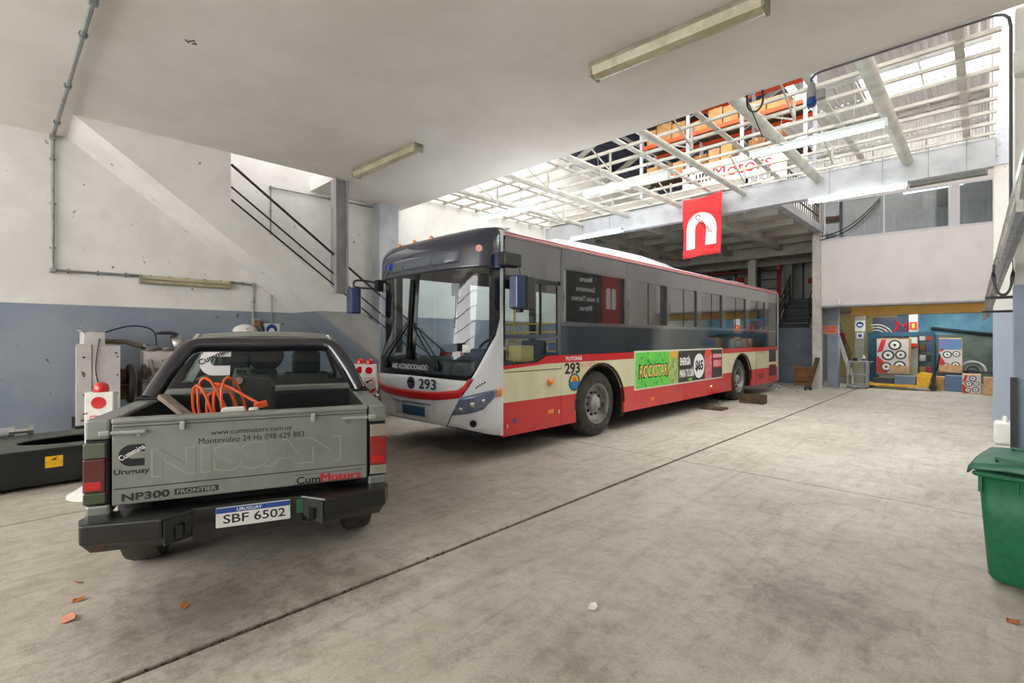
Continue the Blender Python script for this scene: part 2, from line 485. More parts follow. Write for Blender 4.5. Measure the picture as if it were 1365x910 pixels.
# ------------------------------------------------------------------ lamps
def batten(label, p, q, hang=0.0, lit=False, w=.13, h=.09, drop=0.0, group=None, wall=False, shade=False, to=None):
    p = Vector(p); q = Vector(q)
    L = (q - p).length; d = (q - p) / L
    t = thing('fluorescent_lamp', label, 'lamp', p, math.atan2(d.y, d.x), group)
    if wall: t.rotation_euler = (R(90), 0, math.atan2(d.y, d.x))
    hb = LAMPW if lit else (DK0 if shade else LAMPB)
    MB().box(0, L, -w / 2, w / 2, -.045, 0).build('housing', hb, t, bevel=.008)
    if lit:
        cv = MB().prism(arc(0, -.045, w * .40, 180, 360, 8, h * .55), 'x', .035, L - .035).build('tube_diffuser', LIT, t, smooth=True)
    else:
        cv = MB().prism([(-w * .48, -.045), (-w * .36, -.045 - h * .6), (0, -.045 - h * .75), (w * .36, -.045 - h * .6), (w * .48, -.045)], 'x', .03, L - .03).build('cover', DK0 if shade else LAMPG, t)
        MB().prism([(-.012, -.045 - h * .73), (0, -.045 - h * .85), (.012, -.045 - h * .73)], 'x', .04, L - .04).build('cover_ridge', LAMPB, t)
    for x in (0.0, L - .035):
        MB().box(x, x + .035, -w * .49, w * .49, -.045 - h * .7, -.002).build('end_cap', hb, t, bevel=.008)
    if not lit:
        for k in range(5):
            x = .15 + k * (L - .3) / 4
            MB().box(x - .015, x + .015, w * .44, w * .54, -.06, -.02).build('clip', CONDUIT, t)
    if hang:
        ins_ = .36 if L > 1.2 else .25
        for x in (ins_, L - ins_):
            w0 = p + d * x
            dy = (to[0] - w0.y) if to else 0.0
            a_ = math.atan2(d.y, d.x)
            e_ = (x + dy * math.sin(a_), dy * math.cos(a_), to[1] - p.z if to else hang)
            MB().tube([(x, 0, -.005), e_], .006, 6).build('hanger', CONDUIT, t)
    return t
batten('long unlit fluorescent batten on the ceiling near the open roof grid conduit', (-2.99, 4.31, 4.499), (-1.30, 4.42, 4.499), w=.19, h=.13)
batten('unlit fluorescent batten on the ceiling beside the stair opening', (-7.8, 4.12, 4.499), (-6.0, 4.18, 4.499), w=.17, h=.11)
batten('unlit aged fluorescent batten fixed to the white wall above the dado', (-9.495, 2.63, 2.53), (-9.495, 1.35, 2.53), w=.14, h=.09, wall=True)
batten('lit fluorescent batten hanging under the roof grid beside the blue plug', (-2.47, 7.59, 4.36), (-.86, 7.64, 4.36), .42, True, to=(7.86, 4.89))
batten('lit fluorescent batten hanging under the roof grid above the bus windows', (-5.36, 7.45, 4.36), (-3.72, 7.55, 4.36), .42, True, to=(7.34, 4.89))
batten('lit fluorescent batten hanging under the roof grid by the white wall', (-8.15, 7.33, 4.36), (-6.59, 7.46, 4.36), .42, True, to=(7.34, 4.89))
batten('lit fluorescent batten beneath the steel beam over the bus roof', (-7.95, 10.46, 4.33), (-6.39, 10.46, 4.33), .56, True)
batten('lit fluorescent batten beneath the steel beam in front of the office windows', (-2.49, 10.98, 4.36), (-.95, 10.98, 4.36), .53, True)
batten('grey switched-off batten beneath the steel beam joining the column', (-.93, 10.98, 4.36), (.05, 10.98, 4.36), .53, shade=True)
batten('lit fluorescent batten under the beam beside the red flag', (-4.95, 11.75, 4.62), (-3.95, 11.75, 4.62), .41, True)

batten('added fill-light batten under the office slab above the engine crates', (-2.6, 20.6, 2.598), (-1.1, 20.6, 2.598), 0, True)  # this and the next three battens are added to brighten the far bay
batten('added fill-light batten under the office slab near the far teal wall', (-1.6, 22.6, 2.598), (-.1, 22.6, 2.598), 0, True)
batten('added fill-light batten under the office slab behind the yellow beam', (-2.9, 19.6, 2.598), (-1.4, 19.6, 2.598), 0, True)
batten('added fill-light batten under the office slab near the right column', (-1.2, 19.6, 2.598), (.3, 19.6, 2.598), 0, True)
batten('added fill-light batten on the ceiling inside the office', (-1.9, 20.2, 6.398), (-.4, 20.2, 6.398), 0, True)  # added lamp so the office interior reads as lit
# ------------------------------------------------------------------ beam, roof grid
beam = root_struct('trim_2')
MB().box(-9.5, .14, 11.2, 11.23, 4.45, 4.89).build('beam_web', STEELB, beam)
MB().box(-9.5, .14, 11.19, 11.38, 4.89, 4.91).build('beam_flange', STEELB, beam)
MB().box(-9.5, .14, 11.19, 11.38, 4.43, 4.45).build('beam_flange', STEELB, beam)
GRIDM = mat('grid_steel', c(196, 194, 186), 0.5, col2=c(176, 174, 166), scale=4)
grid = thing('steel_roof_grid', 'pale steel grid of tubes and bars over the open roof bay', 'roof grid', (-4.5, 8.6, 4.8))
def gp(x, y, z): return (x + 4.5, y - 8.6, z - 4.8)
for x in (-.98, -2.37, -3.78, -5.25, -6.67, -8.1):
    r_ = .085 if x > -3 else .06
    MB().tube([gp(x, 6.1, 4.79), gp(x, 11.18, 4.79)], r_, 14).build('rafter_tube', GRIDM, grid, smooth=True)
for k in range(10):
    y = 6.3 + .52 * k
    MB().box(-9.5 + 4.5, .14 + 4.5, y - 8.6 - .025, y - 8.6 + .025, .085, .13).build('purlin', GRIDM, grid)
for x in (-.2, -1.62, -3.05, -4.45, -5.9, -7.35, -8.8, -9.4):
    MB().box(x + 4.5 - .045, x + 4.5 + .045, 6.15 - 8.6, 11.15 - 8.6, .13, .15).build('flat_bar', GRIDM, grid)
for x in (-2.37, -3.78, -5.25, -6.67, -8.1):
    for y in (7.3, 9.6):
        MB().bar(gp(x + .55, y, 4.85), gp(x + .55, y, 4.52), .03, .03).build('hanger_stub', GRIDM, grid)
        MB().bar(gp(x + .55, y - .75, 4.85), gp(x + .55, y, 4.54), .02, .02).build('brace', GRIDM, grid)
        MB().bar(gp(x + .55, y, 4.54), gp(x + .1, y, 4.74), .02, .02).build('brace', GRIDM, grid)
for (y0, y1) in ((6.15, 8.6), (8.6, 11.1)):
    MB().box(.02, .06, y0 - 8.6, y1 - 8.6, .15, .19).build('cross_tube', GRIDM, grid)

# conduit and hanging plug at the slab edge
conduit('dark conduit along the ceiling slab edge to the hanging plug', [(-1.34, 6.04, 4.36), (-1.34, 6.04, 4.42), (-1.31, 6.05, 4.46), (-1.25, 6.06, 4.475), (.08, 6.09, 4.475), (.13, 6.10, 4.46), (.16, 6.10, 4.42), (.172, 6.10, 4.34), (.172, 6.10, 2.75)], .012, m=mat('conduit_dark', c(84, 84, 88), .5), elbows=False)
t = thing('hanging_plug_socket', 'grey and blue industrial plug socket hanging from the slab edge', 'socket', (-1.34, 6.04, 4.14))
MB().lathe([(.02, .24), (.035, .20), (.05, .12), (.045, .07)], (0, 0, 0)).build('socket_body', COLGREY, t, smooth=True)
MB().lathe([(.046, .07), (.05, .0), (.035, -.02)], (0, 0, 0)).build('blue_cap', BLUE, t, smooth=True)
MB().box(.045, .13, -.04, .04, .03, .13).build('socket_flap', COLGREY, t, bevel=.01)
t = thing('hook_cable', 'black cable looped over a hook at the slab edge above the flag', 'cable', (-2.02, 6.09, 4.5))
MB().tube(sp([(0, 0, 0), (.0, .02, -.12), (.05, .03, -.2), (.12, .03, -.2), (.17, .02, -.12), (.17, .0, 0)]), .012, 8).build('cable_loop', BLACK, t, smooth=True)
MB().tube([(-.02, .02, 0), (.02, .5, -.35), (.05, 1.3, -.25)], .007, 6).build('cable_tail', BLACK, t)

# ------------------------------------------------------------------ right column and fittings
column_3 = struct(MB().box(.12, .5, 11.28, 11.75, 2.07, 9.0).build('column_3', WHITE))
MB().box(.115, .505, 11.275, 11.755, 0, 2.07).build('painted_dado', mat('column_dado', c(168, 178, 194), .6), column_3)
SPLAT = mat('gusset_steel', c(196, 200, 210), .5, spots=(28, .66, c(110, 90, 70)))
MB().box(.13, .42, 11.26, 11.28, 4.45, 5.05).build('gusset_plate', SPLAT, column_3)
for k in range(5):
    MB().lathe([(.014, 0), (.014, .012)], (.33, 11.26, 4.53 + k * .11), (0, -1, 0), 6).build('bolt', CHROME, column_3)
t = thing('switch_box', 'pale electrical switch box beside the dark conduit on the column line', 'switch box', (.19, 6.08, 3.88))
MB().box(.0, .14, -.05, .05, 0, .2).build('case', WHITEP, t, bevel=.012)
MB().box(-.005, .145, -.06, -.05, .01, .19).build('lid', WHITEP, t, bevel=.006)
MB().box(.02, .1, .05, .06, .1, .2).build('bracket', CONDUIT, t)
column_8 = struct(MB().box(.2, .55, 6.14, 6.55, 2.07, 4.5).build('column_8', WHITE))
MB().box(.197, .553, 6.137, 6.553, 0, 2.07).build('painted_dado', mat('near_column_dado', c(150, 164, 186), .55, col2=c(138, 152, 174), scale=3), column_8)

def ladder():
    t = thing('aluminium_ladder', 'long aluminium ladder slung on its side along the right wall', 'ladder', (.0, 10.75, 1.92))
    A = Vector((0, 0, 0)); B = Vector((.14, -6.95, .40)); d = B - A; u = Vector((.03, 0, .30))
    for off in (Vector((0, 0, 0)), Vector((.045, 0, .04))):
        for s in (0, 1):
            MB().bar(A + off + u * s, B + off + u * s, .028, .065).build('stile', ALU, t)
        for k in range(20):
            p = A + off + d * ((k + .5) / 20)
            MB().tube([p, p + u], .014, 8).build('rung', ALU, t)
    for k in (.22, .45):
        p = A + d * k
        MB().bar(p + Vector((-.05, 0, -.046)), p + Vector((.735 - p.x, 0, -.046)), .05, .03).build('wall_bracket', BLACK, t)
    return t
ladder()
t = thing('strap_loop', 'black webbing strap hanging in a loop from the ladder', 'strap', (.12, 5.885, 2.285))
half = [(.0, .004), (.035, .003), (.05, -.012), (.054, -.06), (.056, -.13), (.052, -.2), (.042, -.26), (.024, -.3), (.0, -.315)]
loop = [(x, 0, z) for x, z in half] + [(-x, 0, z) for x, z in half[-2::-1]]
pts = sp(loop, 3)
rows = [[], []]
for p in pts:                                   # the band lies flat over the stiles and twists as it hangs
    k = max(0.0, min(1.0, (-p.z - .09) / .07)) * math.pi / 2
    o_ = Vector((p.x, 0, p.z + .16)).normalized() * math.sin(k) * .014 + Vector((0, math.cos(k) * .014, 0))
    rows[0].append(p - o_); rows[1].append(p + o_)
MB().loft(rows).build('webbing', BLACK, t, solid=.005)
MB().box(-.064, -.046, -.02, .02, -.11, -.05).build('buckle', BLACK, t, bevel=.004)
t = thing('broom_handle_board', 'narrow black board standing against the near column beside the green bin', 'board', (.19, 6.0, 0))
MB().bar((0, 0, 0.03), (.0, .1, 1.26), .045, .025).build('board', BLACKP, t)
MB().box(-.06, .06, -.06, .03, 0, .05).build('foot', BLACKP, t)

# ------------------------------------------------------------------ office box over the far bay
AX = math.atan2(.106, .994)
office = root_struct('wall_back')
office.location = (-3.82, 18.11, 0); office.rotation_euler = (0, 0, AX)
MB().box(.06, 4.55, 0, .12, 2.62, 4.73).build('wall_panel', OFFWHITE, office)
MB().box(.06, 4.55, .02, .12, 5.97, 6.5).build('wall_head', OFFWHITE, office)
MB().box(.06, 4.55, 0.02, 5.6, 2.60, 2.72).build('floor_slab', SOFFIT, office)
MB().box(.06, 4.55, -.01, .0, 2.62, 2.66).build('drip_edge', STEELB, office)
MB().box(.06, 4.55, .1, 5.6, 6.4, 6.5).build('office_ceiling', WHITE, office)
MB().box(.06, 4.5, 5.5, 5.6, 2.7, 6.4).build('office_back_wall', mat('office_cream', c(236, 214, 160), .8), office)
MB().box(.06, .12, .12, 5.6, 2.7, 6.4).build('office_side_wall', WHITE, office)
window_1 = root_struct('window_1'); window_1.location = office.location; window_1.rotation_euler = office.rotation_euler
FRM = mat('window_frame_paint', c(206, 206, 210), .5)
PANE = glass('office_glass', (0.62, 0.68, 0.74, 1), 1.9)
MB().box(.1, 4.5, -.01, .06, 4.73, 4.79).build('window_sill', FRM, window_1, bevel=.005)
MB().box(.1, 4.5, 0, .06, 5.92, 5.97).build('window_frame', FRM, window_1)
for x, w_ in ((.17, .05), (1.68, .04), (3.16, .07), (3.33, .07), (4.05, .06)):
    MB().box(x - w_ / 2, x + w_ / 2, -.005, .06, 4.79, 5.92).build('mullion', FRM, window_1)
for xa, xb in ((.195, 1.66), (1.70, 3.125), (3.365, 4.02)):
    MB().box(xa, xb, .025, .035, 4.79, 5.92).build('pane', PANE, window_1)
MB().box(3.2, 3.3, .02, .04, 4.79, 5.92).build('spandrel', FRM, window_1)
t = thing('small_white_canister', 'small white canister on the lower edge of the office wall', 'canister', (-3.27, 18.1, 2.66))
MB().lathe([(.045, 0), (.045, .2), (.03, .22)], (0, 0, 0)).build('can', WHITEP, t, smooth=True)
MB().box(-.05, .05, .03, .07, .02, .06).build('clip', COLGREY, t)
t = thing('hanging_cables', 'two dark cables sagging across the office windows', 'cable', (-3.75, 17.9, 4.85))
for dz in (0, .12):
    pts = []
    for k in range(13):
        s = k / 12.0
        pts.append((1.55 * s, .1 * s, .95 * s - .26 * math.sin(math.pi * s) - dz * (1 - s * .4)))
    MB().tube(pts, .014, 6).build('cable', BLACK, t, smooth=True)
column_4 = struct(MB().box(-3.97, -3.74, 18.0, 18.22, 0, 6.1).build('column_4', mat('pillar_paint', c(206, 200, 194), .7, col2=c(190, 184, 178), scale=4)))
yb = struct(MB().box(-3.1, .7, 19.0, 19.25, 2.34, 2.6).build('trim_3', YELLOWB))
MB().box(-3.1, .7, 18.93, 19.32, 2.58, 2.6).build('beam_flange', YELLOWB, yb)
MB().box(-3.1, .7, 18.93, 19.32, 2.34, 2.36).build('beam_flange', YELLOWB, yb)
column_5 = struct(MB().box(-3.72, -3.42, 18.85, 19.1, 0, 2.6).build('column_5', mat('grey_blue_pier', c(140, 150, 164), .7, col2=c(128, 136, 150), scale=2)))
column_6 = struct(MB().box(-3.30, -3.02, 21.0, 21.25, 0, 2.6).build('column_6', SOFFIT))
column_7 = struct(MB().box(-1.80, -1.57, 21.0, 21.25, 0, 2.6).build('column_7', SOFFIT))
wall_rear = struct(MB().box(-9.75, 1.0, 24.0, 24.2, 0, 12.0).build('wall_rear', WHITE))
MB().box(-2.4, .75, 23.96, 24.0, 0, 1.75).build('painted_dado', mat('worn_teal_grey', c(120, 128, 122), .8, col2=c(92, 100, 94), scale=2), wall_rear)
MB().box(-2.4, .75, 23.96, 24.0, 1.75, 2.6).build('painted_band', mat('pale_teal', c(120, 168, 190), .8, col2=c(104, 150, 176), scale=2), wall_rear)
MB().box(-4.7, -2.4, 23.95, 24.0, 0, 2.6).build('cream_panel', mat('cream_wall', c(232, 208, 146), .8), wall_rear)
conduit('black pipe running low across the far teal wall', [(-1.4, 23.85, 1.98), (.7, 23.85, 1.66)], .06, m=BLACK)

# ------------------------------------------------------------------ mezzanine and half level behind the bus
mezz = root_struct('trim_4')
MB().box(-9.5, -3.76, 11.4, 19.2, 5.02, 5.2).build('mezzanine_slab', SOFFIT, mezz)
for y in (12.4, 13.9, 15.4, 16.9, 18.4):
    MB().box(-9.5, -3.85, y - .06, y + .06, 4.84, 5.02).build('rib', SOFFIT, mezz)
for x in (-5.2, -6.9, -8.6):
    MB().box(x - .1, x + .1, 11.4, 19.0, 4.72, 5.02).build('joist', SOFFIT, mezz)
MB().box(-3.88, -3.70, 11.4, 18.6, 5.0, 5.22).build('edge_beam', STEELB, mezz)
MB().box(-9.5, -3.98, 19.0, 19.25, 4.55, 5.02).build('rear_beam', SOFFIT, mezz)
MB().box(-9.5, -3.98, 21.0, 21.2, 4.5, 5.02).build('rear_beam', SOFFIT, mezz)
MB().box(-9.5, -3.98, 19.2, 24.0, 5.02, 5.2).build('rear_slab', SOFFIT, mezz)
hr = thing('mezzanine_railing', 'dark red-brown mesh railing on the mezzanine edge above the pillar', 'railing', (-3.79, 14.6, 5.22))
for z in (.02, .3, .62, .95):
    MB().bar((0, 0, z), (0, 3.4, z), .03, .03).build('rail_bar', RAILM, hr)
for k in range(15):
    MB().bar((0, k * .24, 0), (0, k * .24, .97), .02, .02).build('rail_post', RAILM, hr)
half = root_struct('trim_5')
GREYW = mat('retaining_wall_paint', c(116, 126, 138), .7, col2=c(104, 112, 124), scale=2, spots=(8, .70, c(180, 184, 186)))
MB().box(-9.5, -3.98, 19.4, 19.55, 0, 1.98).build('retaining_wall', GREYW, half)
MB().box(-9.5, -5.35, 19.4, 24, 2.92, 3.1).build('half_level_floor', SOFFIT, half)
MB().box(-5.35, -3.98, 20.9, 24, 2.92, 3.1).build('half_level_floor', SOFFIT, half)
MB().box(-6.42, -6.15, 19.45, 19.7, 3.1, 5.0).build('pier', mat('pier_paint', c(180, 178, 170), .7), half)
st = thing('steel_steps', 'dark grey steel steps rising above the retaining wall behind the bus', 'steps', (-4.85, 19.5, 1.98))
DK = mat('dark_grey_steel', c(62, 66, 72), .5, col2=c(50, 54, 60), scale=5)
for k in range(6):
    MB().box(-.48, .42, .02 + k * .22, .28 + k * .22, .0 + k * .19, .16 + k * .19).build('tread', DK, st, bevel=.006)
for sx in (-.5, .44):
    MB().bar((sx, 0, -.02), (sx, 1.5, 1.17), .04, .24).build('stringer', DK, st)
    for z in (.45, .7, .95):
        MB().tube([(sx, 0, z), (sx, 1.45, z + 1.13)], .02, 6).build('rail_bar', BLACK, st)
    for k in range(3):
        y = .05 + k * .65
        MB().tube([(sx, y, y * .78), (sx, y, y * .78 + .95)], .018, 6).build('rail_post', BLACK, st)
gr = thing('half_level_guard_rail', 'black three-bar guard rail beside the steel steps', 'railing', (-6.15, 19.6, 3.1))
for z in (.35, .7, 1.02):
    MB().tube([(0, 0, z), (.8, 0, z)], .022, 6).build('rail_bar', BLACK, gr)
for x in (.05, .75):
    MB().tube([(x, 0, 0), (x, 0, 1.02)], .022, 6).build('rail_post', BLACK, gr)
t = thing('red_steel_post', 'red steel post standing behind the guard rail', 'post', (-5.78, 21.0, 3.1))
MB().box(-.07, .07, -.05, .05, 0, 1.4).build('post', RED, t, bevel=.006)
MB().box(-.12, .12, -.1, .1, 0, .02).build('base_plate', RED, t)
t = thing('grey_steel_column', 'grey steel column at the head of the steel steps', 'column', (-5.5, 21.3, 3.1))
MB().box(-.14, .14, -.02, .02, 0, 1.4).box(-.14, -.11, -.1, .1, 0, 1.4).box(.11, .14, -.1, .1, 0, 1.4).build('column', COLGREY, t)
MB().box(-.2, .2, -.14, .14, 0, .02).build('base_plate', COLGREY, t)
for k, (x, w_, m_) in enumerate(((-5.15, .27, WHITEP), (-4.62, .2, WHITEP))):
    t = thing('white_board', ('white upright board with a red print' if k == 0 else 'plain white upright board') + ' at the head of the steel steps', 'board', (x, 23.0, 3.1))
    MB().box(-w_, w_, 0, .04, 0, 1.85).build('panel', m_, t)
    MB().box(-w_, -w_ + .05, -.02, 0, 0, 1.85).build('edge_strip', BLACKP, t)
    if k == 0: MB().prism(arc(.05, .9, .14, 0, 360, 12)[:-1], 'y', -.004, 0).build('red_print', RED, t)
# ------------------------------------------------------------------ upper hall seen through the grid
CORR = mat('white_corrugated', c(232, 232, 230), .6, col2=c(216, 214, 212), scale=2)
def corrugated(name, m, parent, fn, n, amp):
    rows = [[], []]
    for k in range(n + 1):
        for j in (0, 1):
            rows[j].append(fn(k / n, j, amp * (1 if k % 4 in (1, 2) else -1)))
    return MB().loft(rows).build(name, m, parent, solid=.01)
upper = root_struct('wall_upper')
corrugated('corrugated_cladding', CORR, upper, lambda s, j, a: (-9.5 + 10.4 * s, 23.6 + a, 5.2 + 4.85 * j), 260, .025)
for z in (7.6, 8.4, 9.2, 10.0):
    MB().box(-9.5, .9, 23.5, 23.56, z - .03, z + .03).build('cladding_rail', STEEL, upper)
MB().box(.15, .3, 18.6, 23.6, 6.5, 9.9).build('upper_side_wall', WHITE, upper)
roof = root_struct('roof')
corrugated('dark_roof_sheet', NAVY, roof, lambda s, j, a: (-9.49 + 5.0 * s, 11.7 + 7.3 * j, 7.25 + 2.3 * s + a), 120, .03)
SHEET = mat('grey_roof_sheet', c(178, 176, 174), .6)
corrugated('grey_roof_sheet', SHEET, roof, lambda s, j, a: (-4.5 + 5.5 * s, 12.4 + 6.2 * j, 10.0 + a), 100, .02)
corrugated('grey_roof_sheet', SHEET, roof, lambda s, j, a: (-4.5 + 5.5 * s, 20.8 + 2.9 * j, 10.0 + a), 100, .02)
corrugated('grey_roof_sheet', SHEET, roof, lambda s, j, a: (-4.5 + 1.6 * s, 18.6 + 2.2 * j, 10.0 + a), 40, .02)
corrugated('pale_roof_sheet', SHEET, roof, lambda s, j, a: (-9.7 + 5.2 * s, 20.6 + 4.8 * j, 8.2 + 1.9 * s + a), 100, .02)
SKYDIM = glass('sky_dimming_sheet', (0.76, 0.76, 0.76, 1), 1.2, .5)  # for unseen sheets added to cut the daylight above the roof grid
for k in range(4):
    y0 = 4.4 + k * 2.0
    MB().box(-9.6, -4.5, y0 + .02, y0 + 1.98, 0, .004).build('translucent_dimming_sheet', SKYDIM, roof).rotation_euler = (0, 0, 0)
for o in [o for o in roof.children if o.name.startswith('translucent')]:
    for v in o.data.vertices: v.co.z += 8.35 + (v.co.x + 9.6) / 5.1 * 1.8
for k in range(4):
    y0 = 4.4 + k * 2.0
    o = MB().box(-4.5, 1.0, y0 + .02, y0 + 1.98, 10.1, 10.104).build('translucent_dimming_sheet', SKYDIM, roof)
struct(MB().box(-9.75, 1.0, 4.1, 4.4, 4.78, 10.4).build('wall_upper_street', WHITE))
STAIRDIM = glass('stair_dimming_sheet', (0.48, 0.48, 0.50, 1), 1.2, .5)  # for unseen sheets added to darken the stair well
for k in range(5):
    MB().box(-9.6, 1.0, -6 + k * 2.02, -4.02 + k * 2.02, 7.6, 7.604).build('translucent_dimming_sheet', STAIRDIM, roof)
for y in (12.4, 14.5, 16.6, 18.7, 20.8, 22.9):
    MB().bar((-9.5, y, 7.12), (-4.5, y, 9.42), .08, .14).build('roof_rafter', STEEL, roof)
    MB().bar((-4.5, y, 9.88), (.75, y, 9.88), .08, .14).build('roof_rafter', STEEL, roof)
for x, z in ((-8, 7.85), (-6.2, 8.7), (-3.0, 9.96), (-1.4, 9.96)):
    MB().box(x - .03, x + .03, 12.4, 23.6, z - .06, z + .02).build('roof_purlin', STEEL, roof)

def rack(label, x, y, z, bays, w, dep, levels, hgt):
    t = thing('pallet_rack', label, 'shelving rack', (x, y, z), group=None)
    UP = mat('rack_upright', c(198, 206, 222), .5)
    for b in range(bays + 1):
        for d in (0, dep):
            hh = hgt if b else 2.88
            MB().box(b * w - .04, b * w + .04, d - .035, d + .035, 0, hh).build('upright', UP, t)
        for k in range(int((hgt if b else 2.6) / .8)):
            MB().bar((b * w, 0, .2 + k * .8), (b * w, dep, .7 + k * .8), .03, .03).build('lattice_brace', UP, t)
    for b in range(bays):
        for lv in levels:
            if b == 0 and lv > 3: lv = 2.88
            for d in (0, dep):
                MB().box(b * w + .04, (b + 1) * w - .04, d - .03, d + .03, lv - .1, lv).build('shelf_beam', ORANGE, t)
            MB().box(b * w + .05, (b + 1) * w - .05, .03, dep - .03, lv - .02, lv).build('shelf_board', WOODD, t)
    return t
rack('orange and blue pallet rack on the mezzanine behind the dealer sign', -7.4, 13.2, 5.2, 3, 1.45, .9, (1.15, 2.15, 3.1), 3.5)
BOXN = 0; SEEN = []
ORD = ('first', 'second', 'third', 'fourth', 'fifth', 'sixth', 'seventh', 'eighth', 'ninth', 'tenth', 'eleventh', 'twelfth')
words = ('tall', 'wide', 'small', 'squat')
for b in range(3):
    for li, lv in enumerate((1.15, 2.15)):
        x = -7.4 + b * 1.45 + .12
        while x < -7.4 + (b + 1) * 1.45 - .4:
            w_ = random.uniform(.28, .46); h_ = random.uniform(.3, .7); d_ = random.uniform(.4, .7)
            if x + w_ > -7.4 + (b + 1) * 1.45 - .08: break
            if b == 0: h_ = min(h_, .58)
            cm_ = random.choice((CARD, CARD, CARDD)); BOXN += 1
            t = thing('cardboard_box', ('tan' if cm_ is CARD else 'dark brown') + ' cardboard box, ' + ORD[len([1 for q in SEEN if q == li])] + ' from the white wall on the ' + ('lower' if li == 0 else 'upper') + ' rack shelf', 'box', (x + w_ / 2, 13.3 + d_ / 2, 5.2 + lv), group='cartons on the mezzanine rack')
            MB().box(-w_ / 2, w_ / 2, -d_ / 2, d_ / 2, 0, h_).build('carton', cm_, t, bevel=.006, seg=1); SEEN.append(li)
            MB().box(-.03, .03, -d_ / 2 - .002, d_ / 2 + .002, h_ - .06, h_ + .002).build('tape', WOOD, t)
            x += w_ + .03
t = thing('dealer_sign', 'white dealer sign board with red and black lettering on the mezzanine', 'sign', (-4.5, 12.2, 5.2))
MB().box(-1.15, 1.3, 0, .04, .022, .82).build('sign_board', WHITEP, t)
for x in (-1.0, 0.0, .55):
    MB().box(x - .04, x + .04, -.02, .12, 0, .03).build('sign_foot', STEEL, t)
txt(t, 'sign_lettering', 'Cum', INKB, (-.72, -.004, .54), (1, 0, 0), (0, 0, 1), .62, .32, .02)
txt(t, 'sign_lettering', 'Motors', RED, (.32, -.004, .54), (1, 0, 0), (0, 0, 1), 1.35, .32, .0)
txt(t, 'sign_small_lettering', 'CONCESIONARIO OFICIAL', INKB, (.05, -.004, .18), (1, 0, 0), (0, 0, 1), 2.2, .14, .0)
# guard rails and goods on the right hand upper level
t = thing('upper_guard_rail', 'thin dark guard rail on the roof of the far office', 'railing', (-3.7, 18.4, 6.5))
for z in (.35, .7, 1.05):
    MB().tube([(0, 0, z), (3.78, .36, z)], .018, 6).build('rail_bar', COLGREY, t)
for k in range(4):
    MB().tube([(k * 1.25, k * .119, 0), (k * 1.25, k * .119, 1.05)], .018, 6).build('rail_post', COLGREY, t)
# goods shelf on the half level behind the bus
t = thing('goods_shelf', 'dark shelf with brown boxes on the half level behind the bus', 'shelving rack', (-8.9, 21.9, 3.1))
for x in (0, 1.0, 2.0):
    for y in (0, .5):
        MB().box(x - .025, x + .025, y - .025, y + .025, 0, 1.9).build('upright', NAVY, t)
for z in (.3, .85, 1.4):
    MB().box(0, 2.0, 0, .5, z - .03, z).build('shelf_board', DK, t)
    MB().box(0, 2.0, -.02, 0, z - .06, z + .01).build('shelf_beam', mat('shelf_beam_rust', c(150, 60, 44), .6), t)
for k in range(7):
    m_ = (CARD, CARDD, TEAL, CARD, RED, CARD, CARDD)[k]
    lv = (1.4, 1.4, .85, 1.4, .85, .85, 1.4)[k]
    nm = ('brown', 'dark brown', 'teal', 'tan', 'red', 'pale brown', 'plain brown')[k]
    t = thing('storage_box', nm + ' storage box on the goods shelf behind the bus', 'box', (-8.7 + k * .28, 22.12, 3.1 + lv), group='boxes on the goods shelf')
    MB().box(-.12, .12, -.15, .15, 0, .3).build('carton', m_, t, bevel=.01)
    MB().box(-.122, .122, -.152, .152, .25, .28).build('lid_edge', m_, t)

# ------------------------------------------------------------------ banner on the right wall (seen mirrored in the bus windows)
t = thing('services_banner', 'dark wall banner listing services in white letters with red filter panel', 'banner', (.745, 14.2, 2.12))
MB().box(-.02, 0, -1.9, .45, 0, 1.75).build('dark_panel', mat('banner_dark', c(44, 40, 42), .6), t)
MB().box(-.02, 0, .45, 1.9, 0, 1.75).build('red_panel', mat('banner_red', c(160, 36, 34), .6), t)
for k, w_ in enumerate(('Motores', 'Generadores', 'Servicio Técnico', 'Filtros')):
    txt(t, 'banner_lettering', w_, INKW, (-.021, -.28 - .28 + .0 , 1.5 - k * .33), (0, -1, 0), (0, 0, 1), .10 * len(w_), .17, .01)
for k in (0, 1):
    MB().prism([(.72 + k * .36, .55), (.98 + k * .36, .55), (.98 + k * .36, 1.2), (.95 + k * .36, 1.3), (.75 + k * .36, 1.3), (.72 + k * .36, 1.2)], 'x', -.024, -.02).build('filter_print', WHITEP, t)

